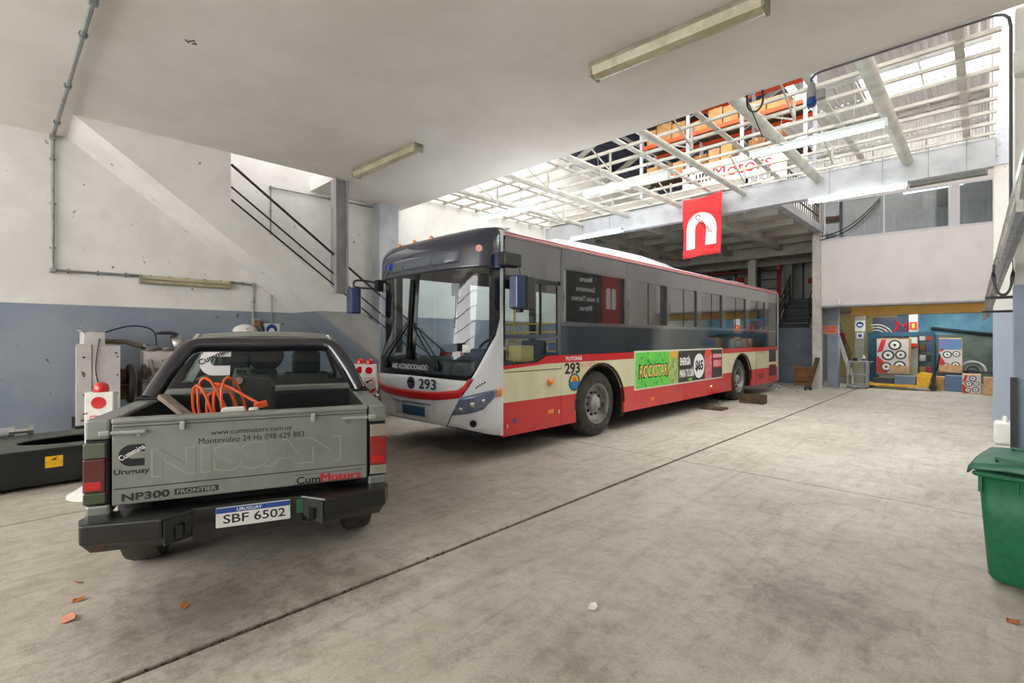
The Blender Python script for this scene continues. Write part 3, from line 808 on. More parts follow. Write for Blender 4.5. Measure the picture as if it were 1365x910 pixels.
# ------------------------------------------------------------------ red flag
def flag():
    t = thing('red_flag', 'red flag with white arch emblem hanging from the steel beam', 'flag', (-4.60, 10.943, 4.865))
    W_, H_ = .92, 1.38
    def wv(u, v):
        sag = -.04 * math.sin(math.pi * (u / W_ + .5)) * (1 + v / H_)
        nar = 1 - .06 * (-v / H_)
        return (u * nar + .02 * v, .035 * math.sin(u * 9 + v * 1.4) * (.35 - v / H_) + .02 * math.sin(v * 5), v + sag + .05 * u)
    rows = []
    for j in range(19):
        v = -H_ * j / 18
        rows.append([wv(-W_ / 2 + W_ * i / 14, v) for i in range(15)])
    fl = MB().loft(rows).build('cloth', REDT, t, smooth=True, solid=.004)
    n = 12
    out = arc(0, 0, .36, 180, 0, n, .42); inn = arc(0, 0, .13, 180, 0, n, .2)
    out = [(-.36, -.40)] + out + [(.36, -.36)]; inn = [(-.13, -.40)] + inn + [(.13, -.36)]
    def off(p):
        x, y, z = wv(p[0] - .02, p[1] - .78); return (x, y - .012, z)
    MB().loft([[off(p) for p in out], [off(((p[0] + q[0]) / 2, (p[1] + q[1]) / 2)) for p, q in zip(out, inn)], [off(p) for p in inn]]).build('white_arch', INKW, t)
    def wp(u, q):
        a = R(-53.5); x = u * math.cos(a) - q * math.sin(a) + .117; y = u * math.sin(a) + q * math.cos(a) + .095
        X, Y, Z = off((x, y)); return (X, Y - .008, Z)
    txt(t, 'flag_lettering', 'Cummins', mat('dark_red_ink', c(150, 20, 30), .6), (0, 0, 0), (1, 0, 0), (0, 0, 1), .68, .125, .012, warp=wp)
    MB().tube([(-.5, 0, .02), (.5, 0, .05)], .014, 8).build('flag_rod', STEEL, t)
    return t
flag()

# ------------------------------------------------------------------ far bay below the office
t = thing('no_smoking_sign', 'red and white prohibition notice on the grey pier', 'sign', (-3.62, 18.828, 1.76))
MB().box(-.2, .2, 0, .02, 0, .27).build('sign_board', mat('faded_red_sign', c(226, 140, 116), .6), t)
txt(t, 'sign_lettering', 'PROHIBIDO', RED, (0, -.003, .19), (1, 0, 0), (0, 0, 1), .34, .08, .02)
txt(t, 'sign_lettering', 'FUMAR', RED, (0, -.003, .08), (1, 0, 0), (0, 0, 1), .26, .08, .02)
t = thing('work_cart', 'small grey two-shelf steel work cart beside the pallet truck', 'cart', (-2.9, 19.05, 0))
GC = mat('cart_grey', c(150, 154, 158), .45)
for z in (.06, .42, .84):
    MB().box(-.27, .25, -.2, .2, z, z + .03).build('shelf', GC, t)
for x in (-.26, .24):
    for y in (-.19, .19):
        MB().box(x - .02, x + .02, y - .02, y + .02, .02, .87).build('leg', GC, t)
        MB().lathe([(.03, -.012), (.03, .012)], (x, y, .03), (1, 0, 0), 10).build('castor', BLACK, t)
MB().tube([(.25, -.15, .84), (.36, -.15, .86), (.36, .15, .86), (.25, .15, .84)], .014, 6).build('handle', GC, t)
t = thing('spray_bottle', 'white bottle with blue label on the grey work cart', 'bottle', (-2.76, 19.0, .87))
MB().lathe([(.045, 0), (.05, .02), (.05, .13), (.02, .18), (.02, .21)], n=14).build('bottle_body', WHITEP, t, smooth=True)
MB().lathe([(.0505, .02), (.0505, .08)], n=14).build('blue_label', BLUE, t)
t = thing('black_tin', 'small black tin on the grey work cart', 'tin', (-2.98, 19.0, .87))
MB().lathe([(.06, 0), (.06, .07), (.065, .075), (.065, .09)], n=14).build('tin_body', BLACK, t)
MB().lathe([(.05, .09), (.05, .1)], n=14).build('lid', BLACK, t)
t = thing('pallet_truck', 'yellow hand pallet truck carrying grey steel slabs', 'pallet truck', (-2.0, 19.58, 0))
for y in (-.2, .2):
    MB().box(-.75, .55, y - .08, y + .08, .09, .17).build('fork', YEL, t, bevel=.01)
    MB().lathe([(.05, -.04), (.05, .04)], (-.62, y, .05), (0, 1, 0), 12).build('roller', BLACK, t)
MB().prism([(.52, .1), (.52, .5), (.62, .56), (.88, .52), (.84, .3), (.8, .1)], 'y', -.22, .22).build('pump_housing', YEL, t, bevel=.01)
for y in (-.08, .08):
    MB().lathe([(.09, -.03), (.09, .03)], (.9, y, .09), (0, 1, 0), 14).build('steer_wheel', BLACK, t)
MB().bar((.9, 0, .1), (.93, 0, .55), .08, .08).build('steer_post', BLACK, t)
MB().tube([(.93, 0, .5), (1.0, 0, .75), (1.05, 0, 1.1)], .02, 8).build('tiller', BLACK, t)
MB().tube([(1.05, -.16, 1.12), (1.05, .16, 1.12)], .02, 8).build('tiller_handle', BLACK, t)
SLABG = mat('blue_grey_slab', c(104, 122, 140), .6)
for k, (x0, x1, z0, z1, nm) in enumerate(((-.55, -.05, .17, .33, 'darker'), (-.02, .5, .17, .42, 'larger'))):
    o = MB().box(x0, x1, -.25, .25, 0, z1 - z0).box(x0 + .03, x1 - .03, -.252, -.25, .03, z1 - z0 - .03).build('steel_block', SLABG if k else DK, None, bevel=.012)
    o.location = (-2.0, 19.58, z0)
    tag(o, nm + ' grey block lying on the yellow pallet truck forks', 'block')
def engine_print(parent, w_, h_, y):
    MB().box(-w_, w_, y - .004, y, .02, h_).build('print_field', mat('print_pale', c(206, 200, 198), .5), parent)
    MB().prism([(-w_, .02), (-w_ * .3, .02), (-w_ * .55, h_ * .35), (-w_ * .9, h_ * .5), (-w_, h_ * .5)], 'y', y - .007, y - .004).build('print_red_panel', RED, parent)
    MB().prism([(-w_, h_ * .6), (-w_ * .7, h_), (-w_ * .4, h_), (-w_ * .62, h_ * .66)], 'y', y - .007, y - .004).build('print_red_panel', RED, parent)
    DG = mat('print_gear', c(66, 62, 68), .5)
    for gx, gz, gr_ in ((.15, .84, .30), (-.28, .54, .30), (.52, .56, .26), (-.40, .2, .27), (.45, .24, .28)):
        rr = gr_ * w_ * 1.4
        MB().lathe([(rr, .004), (rr, .012)], (gx * w_, y, gz * h_), (0, -1, 0), 18).build('print_gear_ring', DG, parent)
        MB().lathe([(rr * .7, .012), (rr * .7, .016)], (gx * w_, y, gz * h_), (0, -1, 0), 18).build('print_gear_face', WHITEP, parent)
        MB().lathe([(rr * .25, .016), (rr * .25, .02)], (gx * w_, y, gz * h_), (0, -1, 0), 10).build('print_gear_hub', DG, parent)
def crate(label, x, y, w_, h_, z=0.0, name='engine_crate'):
    t = thing(name, label, 'crate', (x, y, z))
    MB().box(-w_, w_, 0, .7, 0, h_).build('carton', WOOD, t, bevel=.01)
    engine_print(t, w_ * .97, h_ * .97, 0)
    return t
st_ = crate('tall engine crate printed with red panel and gears beneath the teal frame', -2.13, 20.0, .42, 1.15, .45)
o = MB().box(-.35, .35, .1, .6, 0, .45).box(-.42, .42, .05, .65, .40, .45).build('low_stand', SOFFIT); o.location = (-2.13, 20.0, 0); tag(o, 'low grey stand under the tall engine crate', 'stand')
MB().box(-.08, .40, -.03, -.02, .05, .27).build('pale_panel', WOOD, st_)
st2 = crate('engine crate printed with purple and gears near the teal wall', -.74, 20.4, .27, 1.1, .52)
MB().box(-.262, .262, -.026, -.022, .75, 1.06).build('purple_panel', mat('print_purple', c(110, 110, 170), .5, col2=c(60, 130, 170), scale=3), st2)
MB().box(-.262, .262, -.026, -.022, .04, .25).build('pale_panel', WOOD, st2)
o = MB().box(-.3, .3, .02, .66, 0, .52).box(-.28, .28, .0, .02, .05, .45).build('low_stand', DK); o.location = (-.74, 20.4, 0); tag(o, 'dark stand under the purple printed engine crate', 'stand')
st3 = crate('low engine crate with red print leaning by the right column', -.25, 19.3, .2, .55)
for k, (x, y, w_, h_, m_, nm) in enumerate(((.22, 19.1, .22, .5, WOOD, 'plain pale wooden crate beside the low red printed crate'), (-.645, 19.72, .19, .48, mat('blue_grey_crate', c(96, 124, 160), .6), 'blue-grey crate beside the low red printed crate'), (-.98, 19.86, .13, .42, CARD, 'brown carton between the pallet truck and the blue-grey crate'))):
    t = thing('storage_crate', nm, 'crate', (x, y, 0))
    MB().box(-w_, w_, 0, .4, 0, h_).build('carton', m_, t, bevel=.01)
    for z in (.08, h_ * .5, h_ - .08):
        MB().box(-w_ - .005, w_ + .005, -.012, 0, z - .03, z + .03).build('batten_strip', m_, t)
t = thing('teal_gantry', 'dark teal steel gantry frame standing over the engine crates', 'gantry', (-2.0, 20.9, 0))
MB().box(-.9, .85, -.06, .06, 1.68, 1.82).build('top_beam', TEAL, t)
MB().box(-.9, -.6, -.06, .06, .1, 1.68).build('leg', TEAL, t)
MB().box(.78, .86, -.05, .05, .1, 1.68).build('leg', TEAL, t)
for x in (-.75, .82):
    MB().box(x - .12, x + .12, -.35, .35, 0, .1).build('foot_beam', TEAL, t)
t = thing('engine_poster', 'dark poster of silver pipes and red pipework above the teal gantry', 'poster', (-2.33, 21.5, 1.62))
MB().box(-.52, .52, 0, .03, 0, .72).build('poster_board', NAVY, t)
for k in range(4):
    a = arc(-.42, .0, .5 - k * .1, 15, 110, 10); b = arc(-.42, .0, .46 - k * .1, 15, 110, 10)
    MB().prism([p for p in a] + b[::-1], 'y', -.01, 0).build('silver_pipe_print', ALU, t)
MB().tube([(.1, -.01, .2), (.2, -.01, .45), (.12, -.01, .62), (.35, -.01, .4), (.45, -.01, .55), (.4, -.01, .2)], .035, 8).build('red_pipe_print', RED, t)
t = thing('poster_stand', 'thin steel stand holding the silver pipe poster', 'stand', (-2.33, 21.56, 0))
for x in (-.45, .45):
    MB().box(x - .025, x + .025, -.025, .025, 0, 2.3).build('leg', DK, t)
MB().box(-.45, .45, -.02, .02, 1.3, 1.34).build('crossbar', DK, t)
t = thing('footwear_sign', 'white and blue safety footwear sign on the far grey pier', 'sign', (-3.15, 20.98, 1.86))
MB().box(-.15, .15, 0, .015, 0, .38).build('sign_board', WHITEP, t)
MB().lathe([(.11, 0), (.11, .006)], (0, 0, .23), (0, -1, 0), 20).build('blue_disc', BLUE, t)
MB().prism([(-.07, .19), (.07, .19), (.07, .22), (.0, .25), (-.06, .25)], 'y', -.012, -.006).build('shoe_symbol', INKW, t)
t = thing('small_mandatory_sign', 'small white and blue notice below the footwear sign', 'sign', (-3.15, 20.98, 1.6))
MB().box(-.1, .1, 0, .015, 0, .2).build('sign_board', WHITEP, t)
MB().lathe([(.06, 0), (.06, .006)], (0, 0, .1), (0, -1, 0), 16).build('blue_disc', BLUE, t)
t = thing('extinguisher_sign', 'red fire extinguisher sign on the far pier', 'sign', (-1.685, 20.98, 1.9))
MB().box(-.1, .1, 0, .015, 0, .26).build('sign_board', RED, t)
MB().box(-.03, .03, -.006, 0, .05, .2).build('extinguisher_symbol', YEL, t)
t = thing('extinguisher_cabinet', 'white cabinet with red lower half below the extinguisher sign', 'cabinet', (-1.685, 20.91, 1.32))
MB().box(-.11, .11, 0, .09, .1, .34).build('cabinet_body', WHITEP, t, bevel=.01)
MB().box(-.11, .11, -.005, .09, 0, .12).build('red_base', RED, t, bevel=.01)
t = thing('parts_shelf', 'dark steel shelf holding mixed parts behind the pallet truck', 'shelving rack', (-1.4, 21.6, 0))
for x in (-.22, .22):
    for y in (0, .4):
        MB().box(x - .02, x + .02, y - .02, y + .02, 0, 1.75).build('upright', TEAL, t)
for z in (.4, .8, 1.15, 1.5):
    MB().box(-.22, .22, 0, .4, z, z + .03).build('shelf_board', TEAL, t)
cols = (CARD, RED, WHITEP, BLACKP, CARDD, BLUE, WHITEP, RED)
nms = ('tan', 'red', 'white', 'black', 'brown', 'blue', 'pale', 'crimson')
for k in range(8):
    z = (.43, .83, 1.18, 1.53)[k // 2]
    t = thing('parts_box', nms[k] + ' parts box on the dark steel shelf', 'box', (-1.5 + (k % 2) * .2, 21.75, z), group='boxes on the parts shelf')
    MB().box(-.08, .08, -.1, .1, 0, .2).build('carton', cols[k], t, bevel=.008)
    MB().box(-.081, .081, -.101, .101, .15, .17).build('lid_edge', cols[k], t)
t = thing('corrugated_hose', 'coil of grey corrugated hose beside the purple printed crate', 'hose', (-.25, 21.5, .556))
for k in range(4):
    pts = [(.3 * math.cos(R(a)) * (1 - k * .18), .1 * k, .3 * math.sin(R(a)) * (1 - k * .18)) for a in range(0, 181, 15)]
    MB().tube(pts, .035, 8).build('hose_turn', WHITEP if k % 2 == 0 else COLGREY, t, smooth=True)
o = MB().box(-.5, .45, -.35, .35, .5, .55).box(-.45, -.4, -.3, .3, 0, .5).box(.38, .43, -.3, .3, 0, .5).build('low_table', DK); o.location = (-.2, 21.65, 0)
tag(o, 'dark low table under the corrugated hose', 'table')
t = thing('far_steep_stair', 'yellow steep stair with red bars behind the grey pier', 'stair', (-3.79, 20.6, 0))
MB().bar((0, 0, 1.9), (.45, 0, .3), .06, .12).build('stringer', WHITEP, t)
for z in (.15, .35, .55, .75):
    MB().tube([(0, 0, 1.75 + z), (.45, 0, .25 + z)], .016, 6).build('rail_bar', BLACK, t)
MB().box(.05, .28, .02, .06, 1.35, 1.8).build('red_panel', RED, t)
for k in range(7):
    MB().box(k * .065, k * .065 + .08, 0, .5, 1.7 - k * .23, 1.73 - k * .23).build('tread', DK, t)
MB().bar((.45, .25, 0), (.45, .25, .34), .05, .05).build('stair_foot', WHITEP, t)
t = thing('cardboard_carton', 'brown taped carton on the floor against the retaining wall', 'box', (-4.42, 18.6, 0))
MB().box(-.22, .22, 0, .4, 0, .62).build('carton', CARDD, t, bevel=.008)
MB().box(-.222, .222, -.003, 0, .12, .16).build('print_band', BLACKP, t)
MB().box(-.22, .0, -.06, .0, .62, .64).build('flap', CARD, t)
t = thing('leaning_plank_creeper', 'dark wooden creeper board with castors leaning on the pillar', 'creeper board', (-3.88, 17.1, 0))
MB().bar((0, 0, .05), (.09, .75, .98), .12, .04).build('board', WOODD, t)
for x in (-.07, .07):
    MB().lathe([(.06, -.02), (.06, .02)], (x, -.02, .06), (1, 0, 0), 12).build('castor', BLACK, t)
RAG = mat('rag_cloth', c(196, 196, 194), .9, col2=c(120, 122, 126), scale=9)
for k, (x, y, s, nm) in enumerate(((-4.75, 16.9, .32, 'heap of pale rags on the floor by the bus tail'), (-4.0, 16.3, .12, 'small crumpled pale rag on the floor near the creeper board'))):
    mb = MB(); rows = []
    for i in range(9):
        row = []
        for j in range(9):
            u, v = i / 8 - .5, j / 8 - .5
            hgt = max(0, .25 - u * u - v * v) * 4 * s * .35
            row.append((u * 2 * s, v * 1.4 * s, .004 + hgt * (.5 + random.random())))
        rows.append(row)
    o = mb.loft(rows).build('rag_heap', RAG, None, solid=.004); o.location = (x, y, 0)
    tag(o, nm, 'rag')
t = thing('wooden_box', 'dirty brown wooden box beside the rear bus wheel', 'box', (-4.09, 12.75, 0))
for a in ((-.28, .28, -.15, -.12), (-.28, .28, .12, .15), (-.28, -.25, -.12, .12), (.25, .28, -.12, .12)):
    MB().box(a[0], a[1], a[2], a[3], 0, .22).build('side_board', WOODD, t, bevel=.004)
MB().box(-.25, .25, -.12, .12, .01, .03).build('bottom_board', WOODD, t)
t = thing('jack_plate', 'flat dark steel plate with short upright on the floor by the bus', 'plate', (-4.35, 11.05, 0))
MB().box(-.28, .22, -.2, .2, 0, .045).build('plate', WOODD, t, bevel=.006)
MB().tube([(.1, 0, .045), (.1, 0, .22)], .012, 8).build('upright_pin', ALU, t)
t = thing('white_jerrycan', 'large white jerrycan on the floor at the foot of the column', 'jerrycan', (.24, 10.5, 0))
MB().box(-.13, .13, -.16, .16, 0, .34).build('can_body', WHITEP, t, bevel=.04, seg=3)
MB().tube([(-.0, -.12, .33), (0, -.1, .40), (0, .06, .40), (0, .09, .33)], .022, 8).build('handle', WHITEP, t, smooth=True)
MB().lathe([(.03, .33), (.035, .34), (.035, .39), (.03, .4)], (0, .13, 0), n=14).build('cap', WHITEP, t)
# ------------------------------------------------------------------ city bus
BW = mat('bus_white', c(226, 228, 232), .3, coat=.5, col2=c(214, 216, 222), scale=1.5)
BCREAM = mat('bus_cream', c(222, 216, 178), .35, coat=.4, col2=c(210, 204, 166), scale=2)
BRED = mat('bus_red', c(204, 14, 24), .35, coat=.4)
BREDF = mat('bus_red_faded', c(208, 56, 56), .4, coat=.3, col2=c(196, 44, 46), scale=2)
BSTRIPE = mat('bus_roof_stripe', c(208, 60, 64), .45)
BDARK = mat('bus_dark_band', c(70, 70, 72), .12, spec=.8, coat=1.0)
BGLASS = mat('bus_tinted_glass', c(40, 42, 42), .03, spec=1.0, ior=2.1)
BLOW = mat('bus_lower_glass', c(30, 33, 34), .06, spec=.8, ior=1.7)
BNAVY = mat('bus_visor', c(34, 42, 62), .10, spec=.8, coat=.8)
BBLK = mat('bus_black_trim', c(16, 17, 18), .4)
BCH = mat('bus_chassis', c(24, 23, 22), .8)
INT = mat('bus_interior', c(196, 196, 190), .7)
INTD = mat('bus_interior_dark', c(52, 56, 62), .7)
SEAT = mat('bus_seat_blue', c(40, 74, 130), .7)
WSG = glass('windscreen_glass', (0.80, 0.86, 0.90, 1), 1.55)
DWG = glass('driver_window_glass', (0.84, 0.88, 0.88, 1), 1.5)
HLG = mat('headlight_bowl', c(150, 158, 176), .22, metal=.6)
HLB = mat('headlight_panel', c(112, 122, 150), .2, metal=.4, coat=.8)
bus = thing('city_bus', 'red cream and white city bus with dark windows and front number 293', 'bus', (-4.5, 3.86, 0))
BWD, NOSE, NN, BL = 2.55, .56, 2.9, 12.46

def fs(t, z, off=0.0):
    """point on the curved bus front: t -1..1 around the nose, z height"""
    def raw(t, z):
        th = R(90 * max(-1, min(1, t)))
        sn = math.sin(th)
        cc = BWD / 2 * math.copysign(abs(sn) ** (2 / NN), sn)
        y = NOSE * (1 - max(0, math.cos(th)) ** (2 / NN))
        s = abs(cc) / (BWD / 2)
        if z > 1.1: y += (z - 1.1) * .07 * (1 - s ** 4)
        if z < .6: y += (.6 - z) * .12 * (1 - s ** 4)
        if z > 2.78:
            k = min(1, (z - 2.78) / .3)
            k2 = 1 - math.sqrt(max(0, 1 - k * k))
            y += .34 * k2 * (1 - .3 * s ** 4); cc *= 1 - .05 * k2
        return Vector((cc - BWD / 2, y, z))
    p = raw(t, z)
    if off:
        e = 1e-3
        tt = max(-.998, min(.998, t))
        du = raw(tt + e, z) - raw(tt - e, z)
        dv = raw(tt, z + e) - raw(tt, z - e)
        n = du.cross(dv).normalized()
        if n.y > 0 and abs(t) < .9: n = -n
        if abs(t) >= .9 and n.x * t < 0: n = -n
        p = p + n * off
    return p
def tc(cx):
    return math.copysign(math.degrees(math.asin(min(1, (abs(cx) / (BWD / 2)) ** (NN / 2)))) / 90, cx)
def patch(name, m, top, bot, rows=6, off=0.0, solid=.012, parent=bus, smooth=True):
    """top/bot: lists of (t, z) with the same length, lofted over the curved front"""
    rr = []
    for i in range(rows + 1):
        a = i / rows
        rr.append([fs(p[0] + (q[0] - p[0]) * a, p[1] + (q[1] - p[1]) * a, off) for p, q in zip(bot, top)])
    return MB().loft(rr).build(name, m, parent, smooth=smooth, solid=solid)
def disc(name, m, t, z, r_, off, parent=bus, rz=None, n=18, dome=0.0):
    p = fs(t, z, off); q = fs(t, z, off + .01); nn = (q - p).normalized()
    prof = [(r_, -.01), (r_, .0)] + ([(r_ * .7, dome * .7), (r_ * .3, dome)] if dome else [])
    return MB().lathe(prof, p, nn, n).build(name, m, parent, smooth=True)
TT = [-1 + 2 * i / 40 for i in range(41)]
def zbot(t): return .46 - .12 * max(0, (abs(t) - .35) / .65) ** 1.5
def zglass(t):
    a = abs(t)
    tA, tB, tD = tc(1.10), tc(1.225), .97
    if a < tA: return 1.085 - .03 * (a / tA)
    if a < tB: return 1.055 + (1.37 - 1.055) * (a - tA) / (tB - tA)
    if a < tD: return 1.37 + (1.66 - 1.37) * (a - tB) / (tD - tB)
    return 1.66 + (a - tD) * 8
patch('front_mask', BW, [(t, zglass(t)) for t in TT], [(t, zbot(t)) for t in TT], 12)
ws = patch('windscreen', WSG, [(t, 2.5) for t in TT], [(t, zglass(t) + .005) for t in TT], 12, solid=0)
patch('visor_panel', BNAVY, [(t, 3.08) for t in TT], [(t, 2.5) for t in TT], 16)
# black frit around the windscreen
ins = -.014
patch('windscreen_frit', BBLK, [(t, 1.33 if abs(t) < .62 else max(1.33, zglass(t) + .05)) for t in TT], [(t, zglass(t) + .004) for t in TT], 4, off=ins, solid=.004)
for s in (-1, 1):
    ts = [s * (.86 + .14 * k / 6) for k in range(7)]
    patch('pillar_frit', BBLK, [(t, 2.5) for t in ts], [(t, zglass(t) + .05) for t in ts], 8, off=ins, solid=.004)
patch('windscreen_divider', BBLK, [(.02, 2.5), (-.02, 2.5)], [(.02, 1.3), (-.02, 1.3)], 4, off=.004, solid=.006)
patch('display_window', mat('destination_glass', c(76, 84, 96), .1, coat=.8), [(t, 2.77) for t in (tc(-.72), -.2, 0, .2, tc(.92))], [(t, 2.58) for t in (tc(-.78), -.2, 0, .2, tc(.90))], 4, off=.005, solid=.006)
patch('visor_seam', BBLK, [(t, 2.52) for t in TT[3:-3]], [(t, 2.505) for t in TT[3:-3]], 1, off=.006, solid=.006)
disc('wheelchair_badge', mat('badge_blue', c(40, 80, 220), .4), tc(-.78), 2.70, .05, .006)
disc('round_sticker', mat('sticker_pink', c(228, 160, 150), .6), tc(1.17), 2.75, .045, .006)
for cx in (-.55, 0.0, .55):
    disc('marker_lamp', ORLENS, tc(cx * .8 - .35), 3.045, .03, .0, dome=.03)
# red U band, seams, emblem, number
bt = [(tc(-1.13), 1.075), (tc(-1.08), .985), (tc(-.95), .925), (tc(-.6), .895), (0, .88), (tc(.6), .895), (tc(.95), .94), (tc(1.03), 1.0), (tc(1.085), 1.085)]
bb = [(tc(-1.165), 1.065), (tc(-1.12), .925), (tc(-.98), .83), (tc(-.6), .785), (0, .765), (tc(.6), .785), (tc(.96), .835), (tc(1.06), .94), (tc(1.125), 1.09)]
def dens(pl):
    o = []
    for p, q in zip(pl[:-1], pl[1:]):
        for k in range(4): o.append((p[0] + (q[0] - p[0]) * k / 4, p[1] + (q[1] - p[1]) * k / 4))
    return o + [pl[-1]]
patch('red_band', BRED, dens(bt), dens(bb), 3, off=.012, solid=.014)
for s in (-1, 1):
    pts = [(tc(s * 1.135), 1.08), (tc(s * .98), .83), (tc(s * .84), .58), (tc(s * .77), .45)]
    MB().tube([fs(t, z, .003) for t, z in dens(pts)], .006, 6).build('bumper_seam', BBLK, bus)
    # headlamp cluster
    top = dens([(tc(s * .985), .845), (tc(s * 1.12), .885), (tc(s * 1.22), .92), (s * .955, .95)])
    bot = dens([(tc(s * .86), .61), (tc(s * 1.09), .645), (tc(s * 1.22), .70), (s * .955, .87)])
    hl = patch('headlamp_cluster', HLB, top, bot, 5, off=.006, solid=.01)
    for cx, z, r_ in ((.985, .70, .075), (1.115, .765, .085), (1.205, .815, .06)):
        disc('headlamp_bowl', HLG, tc(s * cx), z, r_, .014, hl)
        disc('headlamp_bulb', CHROME, tc(s * (cx + .012)), z - .004, r_ * .5, .02, hl, dome=.03)
    ts = dens([(s * .93, 0), (s * 1.0, 0)])
    patch('turn_signal', ORLENS, [(t, .95) for t, _ in ts], [(t, .85) for t, _ in ts], 3, off=.012, solid=.01)
    fg = disc('fog_lamp', BW, tc(s * 1.12), .52, .085, .01)
    disc('fog_lamp_lens', BBLK, tc(s * 1.135), .52, .045, .02, fg)
    for k in range(5):
        disc('parking_sensor', BBLK, tc(s * (1.165 + .016 * k)), .975 + k * .016, .012, .006)
patch('plate_recess', mat('bus_white_shade', c(204, 206, 210), .4), [(tc(-.38), .70), (0, .70), (tc(.5), .70)], [(tc(-.34), .52), (0, .52), (tc(.46), .52)], 3, off=.004, solid=.006)
patch('blank_number_plate', mat('plate_teal', c(28, 92, 124), .5), [(t, .675) for t in (tc(-.15), .1, tc(.38))], [(t, .545) for t in (tc(-.15), .1, tc(.38))], 3, off=.012, solid=.008)
MB().tube([fs(tc(x), .715, .01) for x in (-.42, -.2, 0, .2, .4, .52)], .012, 8).build('grab_lip', HLG, bus, smooth=True)
em = disc('maker_emblem', mat('emblem_dark', c(60, 62, 72), .3, metal=.5), tc(.05), .985, .085, .012)
disc('emblem_ring', CHROME, tc(.05), .985, .06, .02, em)
MB().tube([fs(tc(.05 + .045 * math.cos(R(a))), .975 + .045 * math.sin(R(a)), .035) for a in range(20, 161, 20)], .012, 6).build('emblem_swoosh', BBLK, em)
def fw_(cx, cz, off):
    return lambda u, q: fs(tc(cx + u), cz + q, off)
NUMI = mat('number_ink', c(30, 34, 60), .5)
txt(bus, 'front_number', '293', NUMI, (0, 0, 0), (1, 0, 0), (0, 0, 1), .36, .14, .02, warp=fw_(.42, .985, .012))
txt(bus, 'windscreen_lettering', 'AIRE ACONDICIONADO', INKW, (0, 0, 0), (1, 0, 0), (0, 0, 1), .88, .07, .0, warp=fw_(-.02, 1.205, .008))
patch('windscreen_sticker', WHITEP, [(tc(1.0), 1.52), (tc(1.1), 1.52)], [(tc(1.0), 1.42), (tc(1.1), 1.42)], 1, off=.004, solid=.002)
# wipers
for s in (-1, 1):
    a = fs(tc(s * .04), 1.80, .03); b = fs(tc(s * .62), 1.24, .04)
    w = MB().tube([a, a.lerp(b, .5) + Vector((0, -.02, 0)), b], .014, 8).build('wiper_arm', BBLK, bus, smooth=True)
    MB().tube([a + Vector((.05 * s, 0, .02)), b + Vector((.07 * s, -.01, .05))], .008, 6).build('wiper_link', BBLK, w)
    e = fs(tc(s * .02), 2.42, .03)
    MB().bar(fs(tc(s * .025), 1.42, .03), e, .018, .03).build('wiper_blade', BBLK, w)
    MB().lathe([(.05, 0), (.05, .04), (.03, .05)], fs(tc(s * .62), 1.22, .0), (0, -1, 0), 14).build('wiper_pivot', BBLK, w, smooth=True)

# ---- side panels ; arch = (centre, half width, top)
A1 = (2.86, .69, 1.17); A2 = (9.33, .72, 1.19)
def aw(A, z): 
    if z >= A[2]: return 0.0
    if z <= .5: return A[1]
    return A[1] * math.sqrt(max(0, 1 - ((z - .5) / (A[2] - .5)) ** 2))
def side_panel(name, m, y0, y1, z0, z1, x0, x1, AL=None, AR=None, parent=bus):
    zs = [z0 + (z1 - z0) * k / 14 for k in range(15)] if (AL or AR) else [z0, z1]
    left = [((AL[0] + aw(AL, z)) if AL else y0, z) for z in zs]
    right = [((AR[0] - aw(AR, z)) if AR else y1, z) for z in zs]
    poly = left + right[::-1]
    return MB().prism(poly, 'x', x0, x1).build(name, m, parent)
gp_ = .004
for far in (False, True):
    xa, xb = (-.035, 0.0) if not far else (-BWD, -BWD + .035)
    pl = 'side' if not far else 'far_side'
    segs = [(.58, 1.81, None, None), (1.81, None, None, A1), (None, 5.9, A1, None), (5.9, None, None, A2), (None, 10.43, A2, None), (10.43, 11.5, None, None), (11.5, BL - .1, None, None)]
    for i, (ya, yb_, AL, AR) in enumerate(segs):
        red = BRED if i in (0, 1, 3) else BREDF
        yA = ya + gp_ if ya is not None else None; yB = yb_ - gp_ if yb_ is not None else None
        side_panel('skirt_panel', red, yA, yB, .31, .748, xa, xb, AL, AR)
        side_panel('cream_panel', BCREAM, yA, yB, .752, 1.237, xa, xb, AL, AR)
    side_panel('belt_stripe', BRED, 1.5, BL - .1, 1.24, 1.352, xa, xb + (.002 if not far else 0))
    if not far:
        MB().prism([(.6, 1.19), (.6, 1.245), (1.25, 1.26), (1.5, 1.352), (1.5, 1.24)], 'x', xa, .002).build('belt_stripe', BRED, bus)
MB().box(-.04, 0, BL - .1, BL, .33, 2.95).build('corner_post', BW, bus, bevel=.015)
MB().box(-.04, .002, .545, .60, .33, 2.99).build('corner_post', BW, bus, bevel=.01)
MB().box(-.03, .004, .605, .625, 1.5, 2.9).build('door_seal', BBLK, bus)
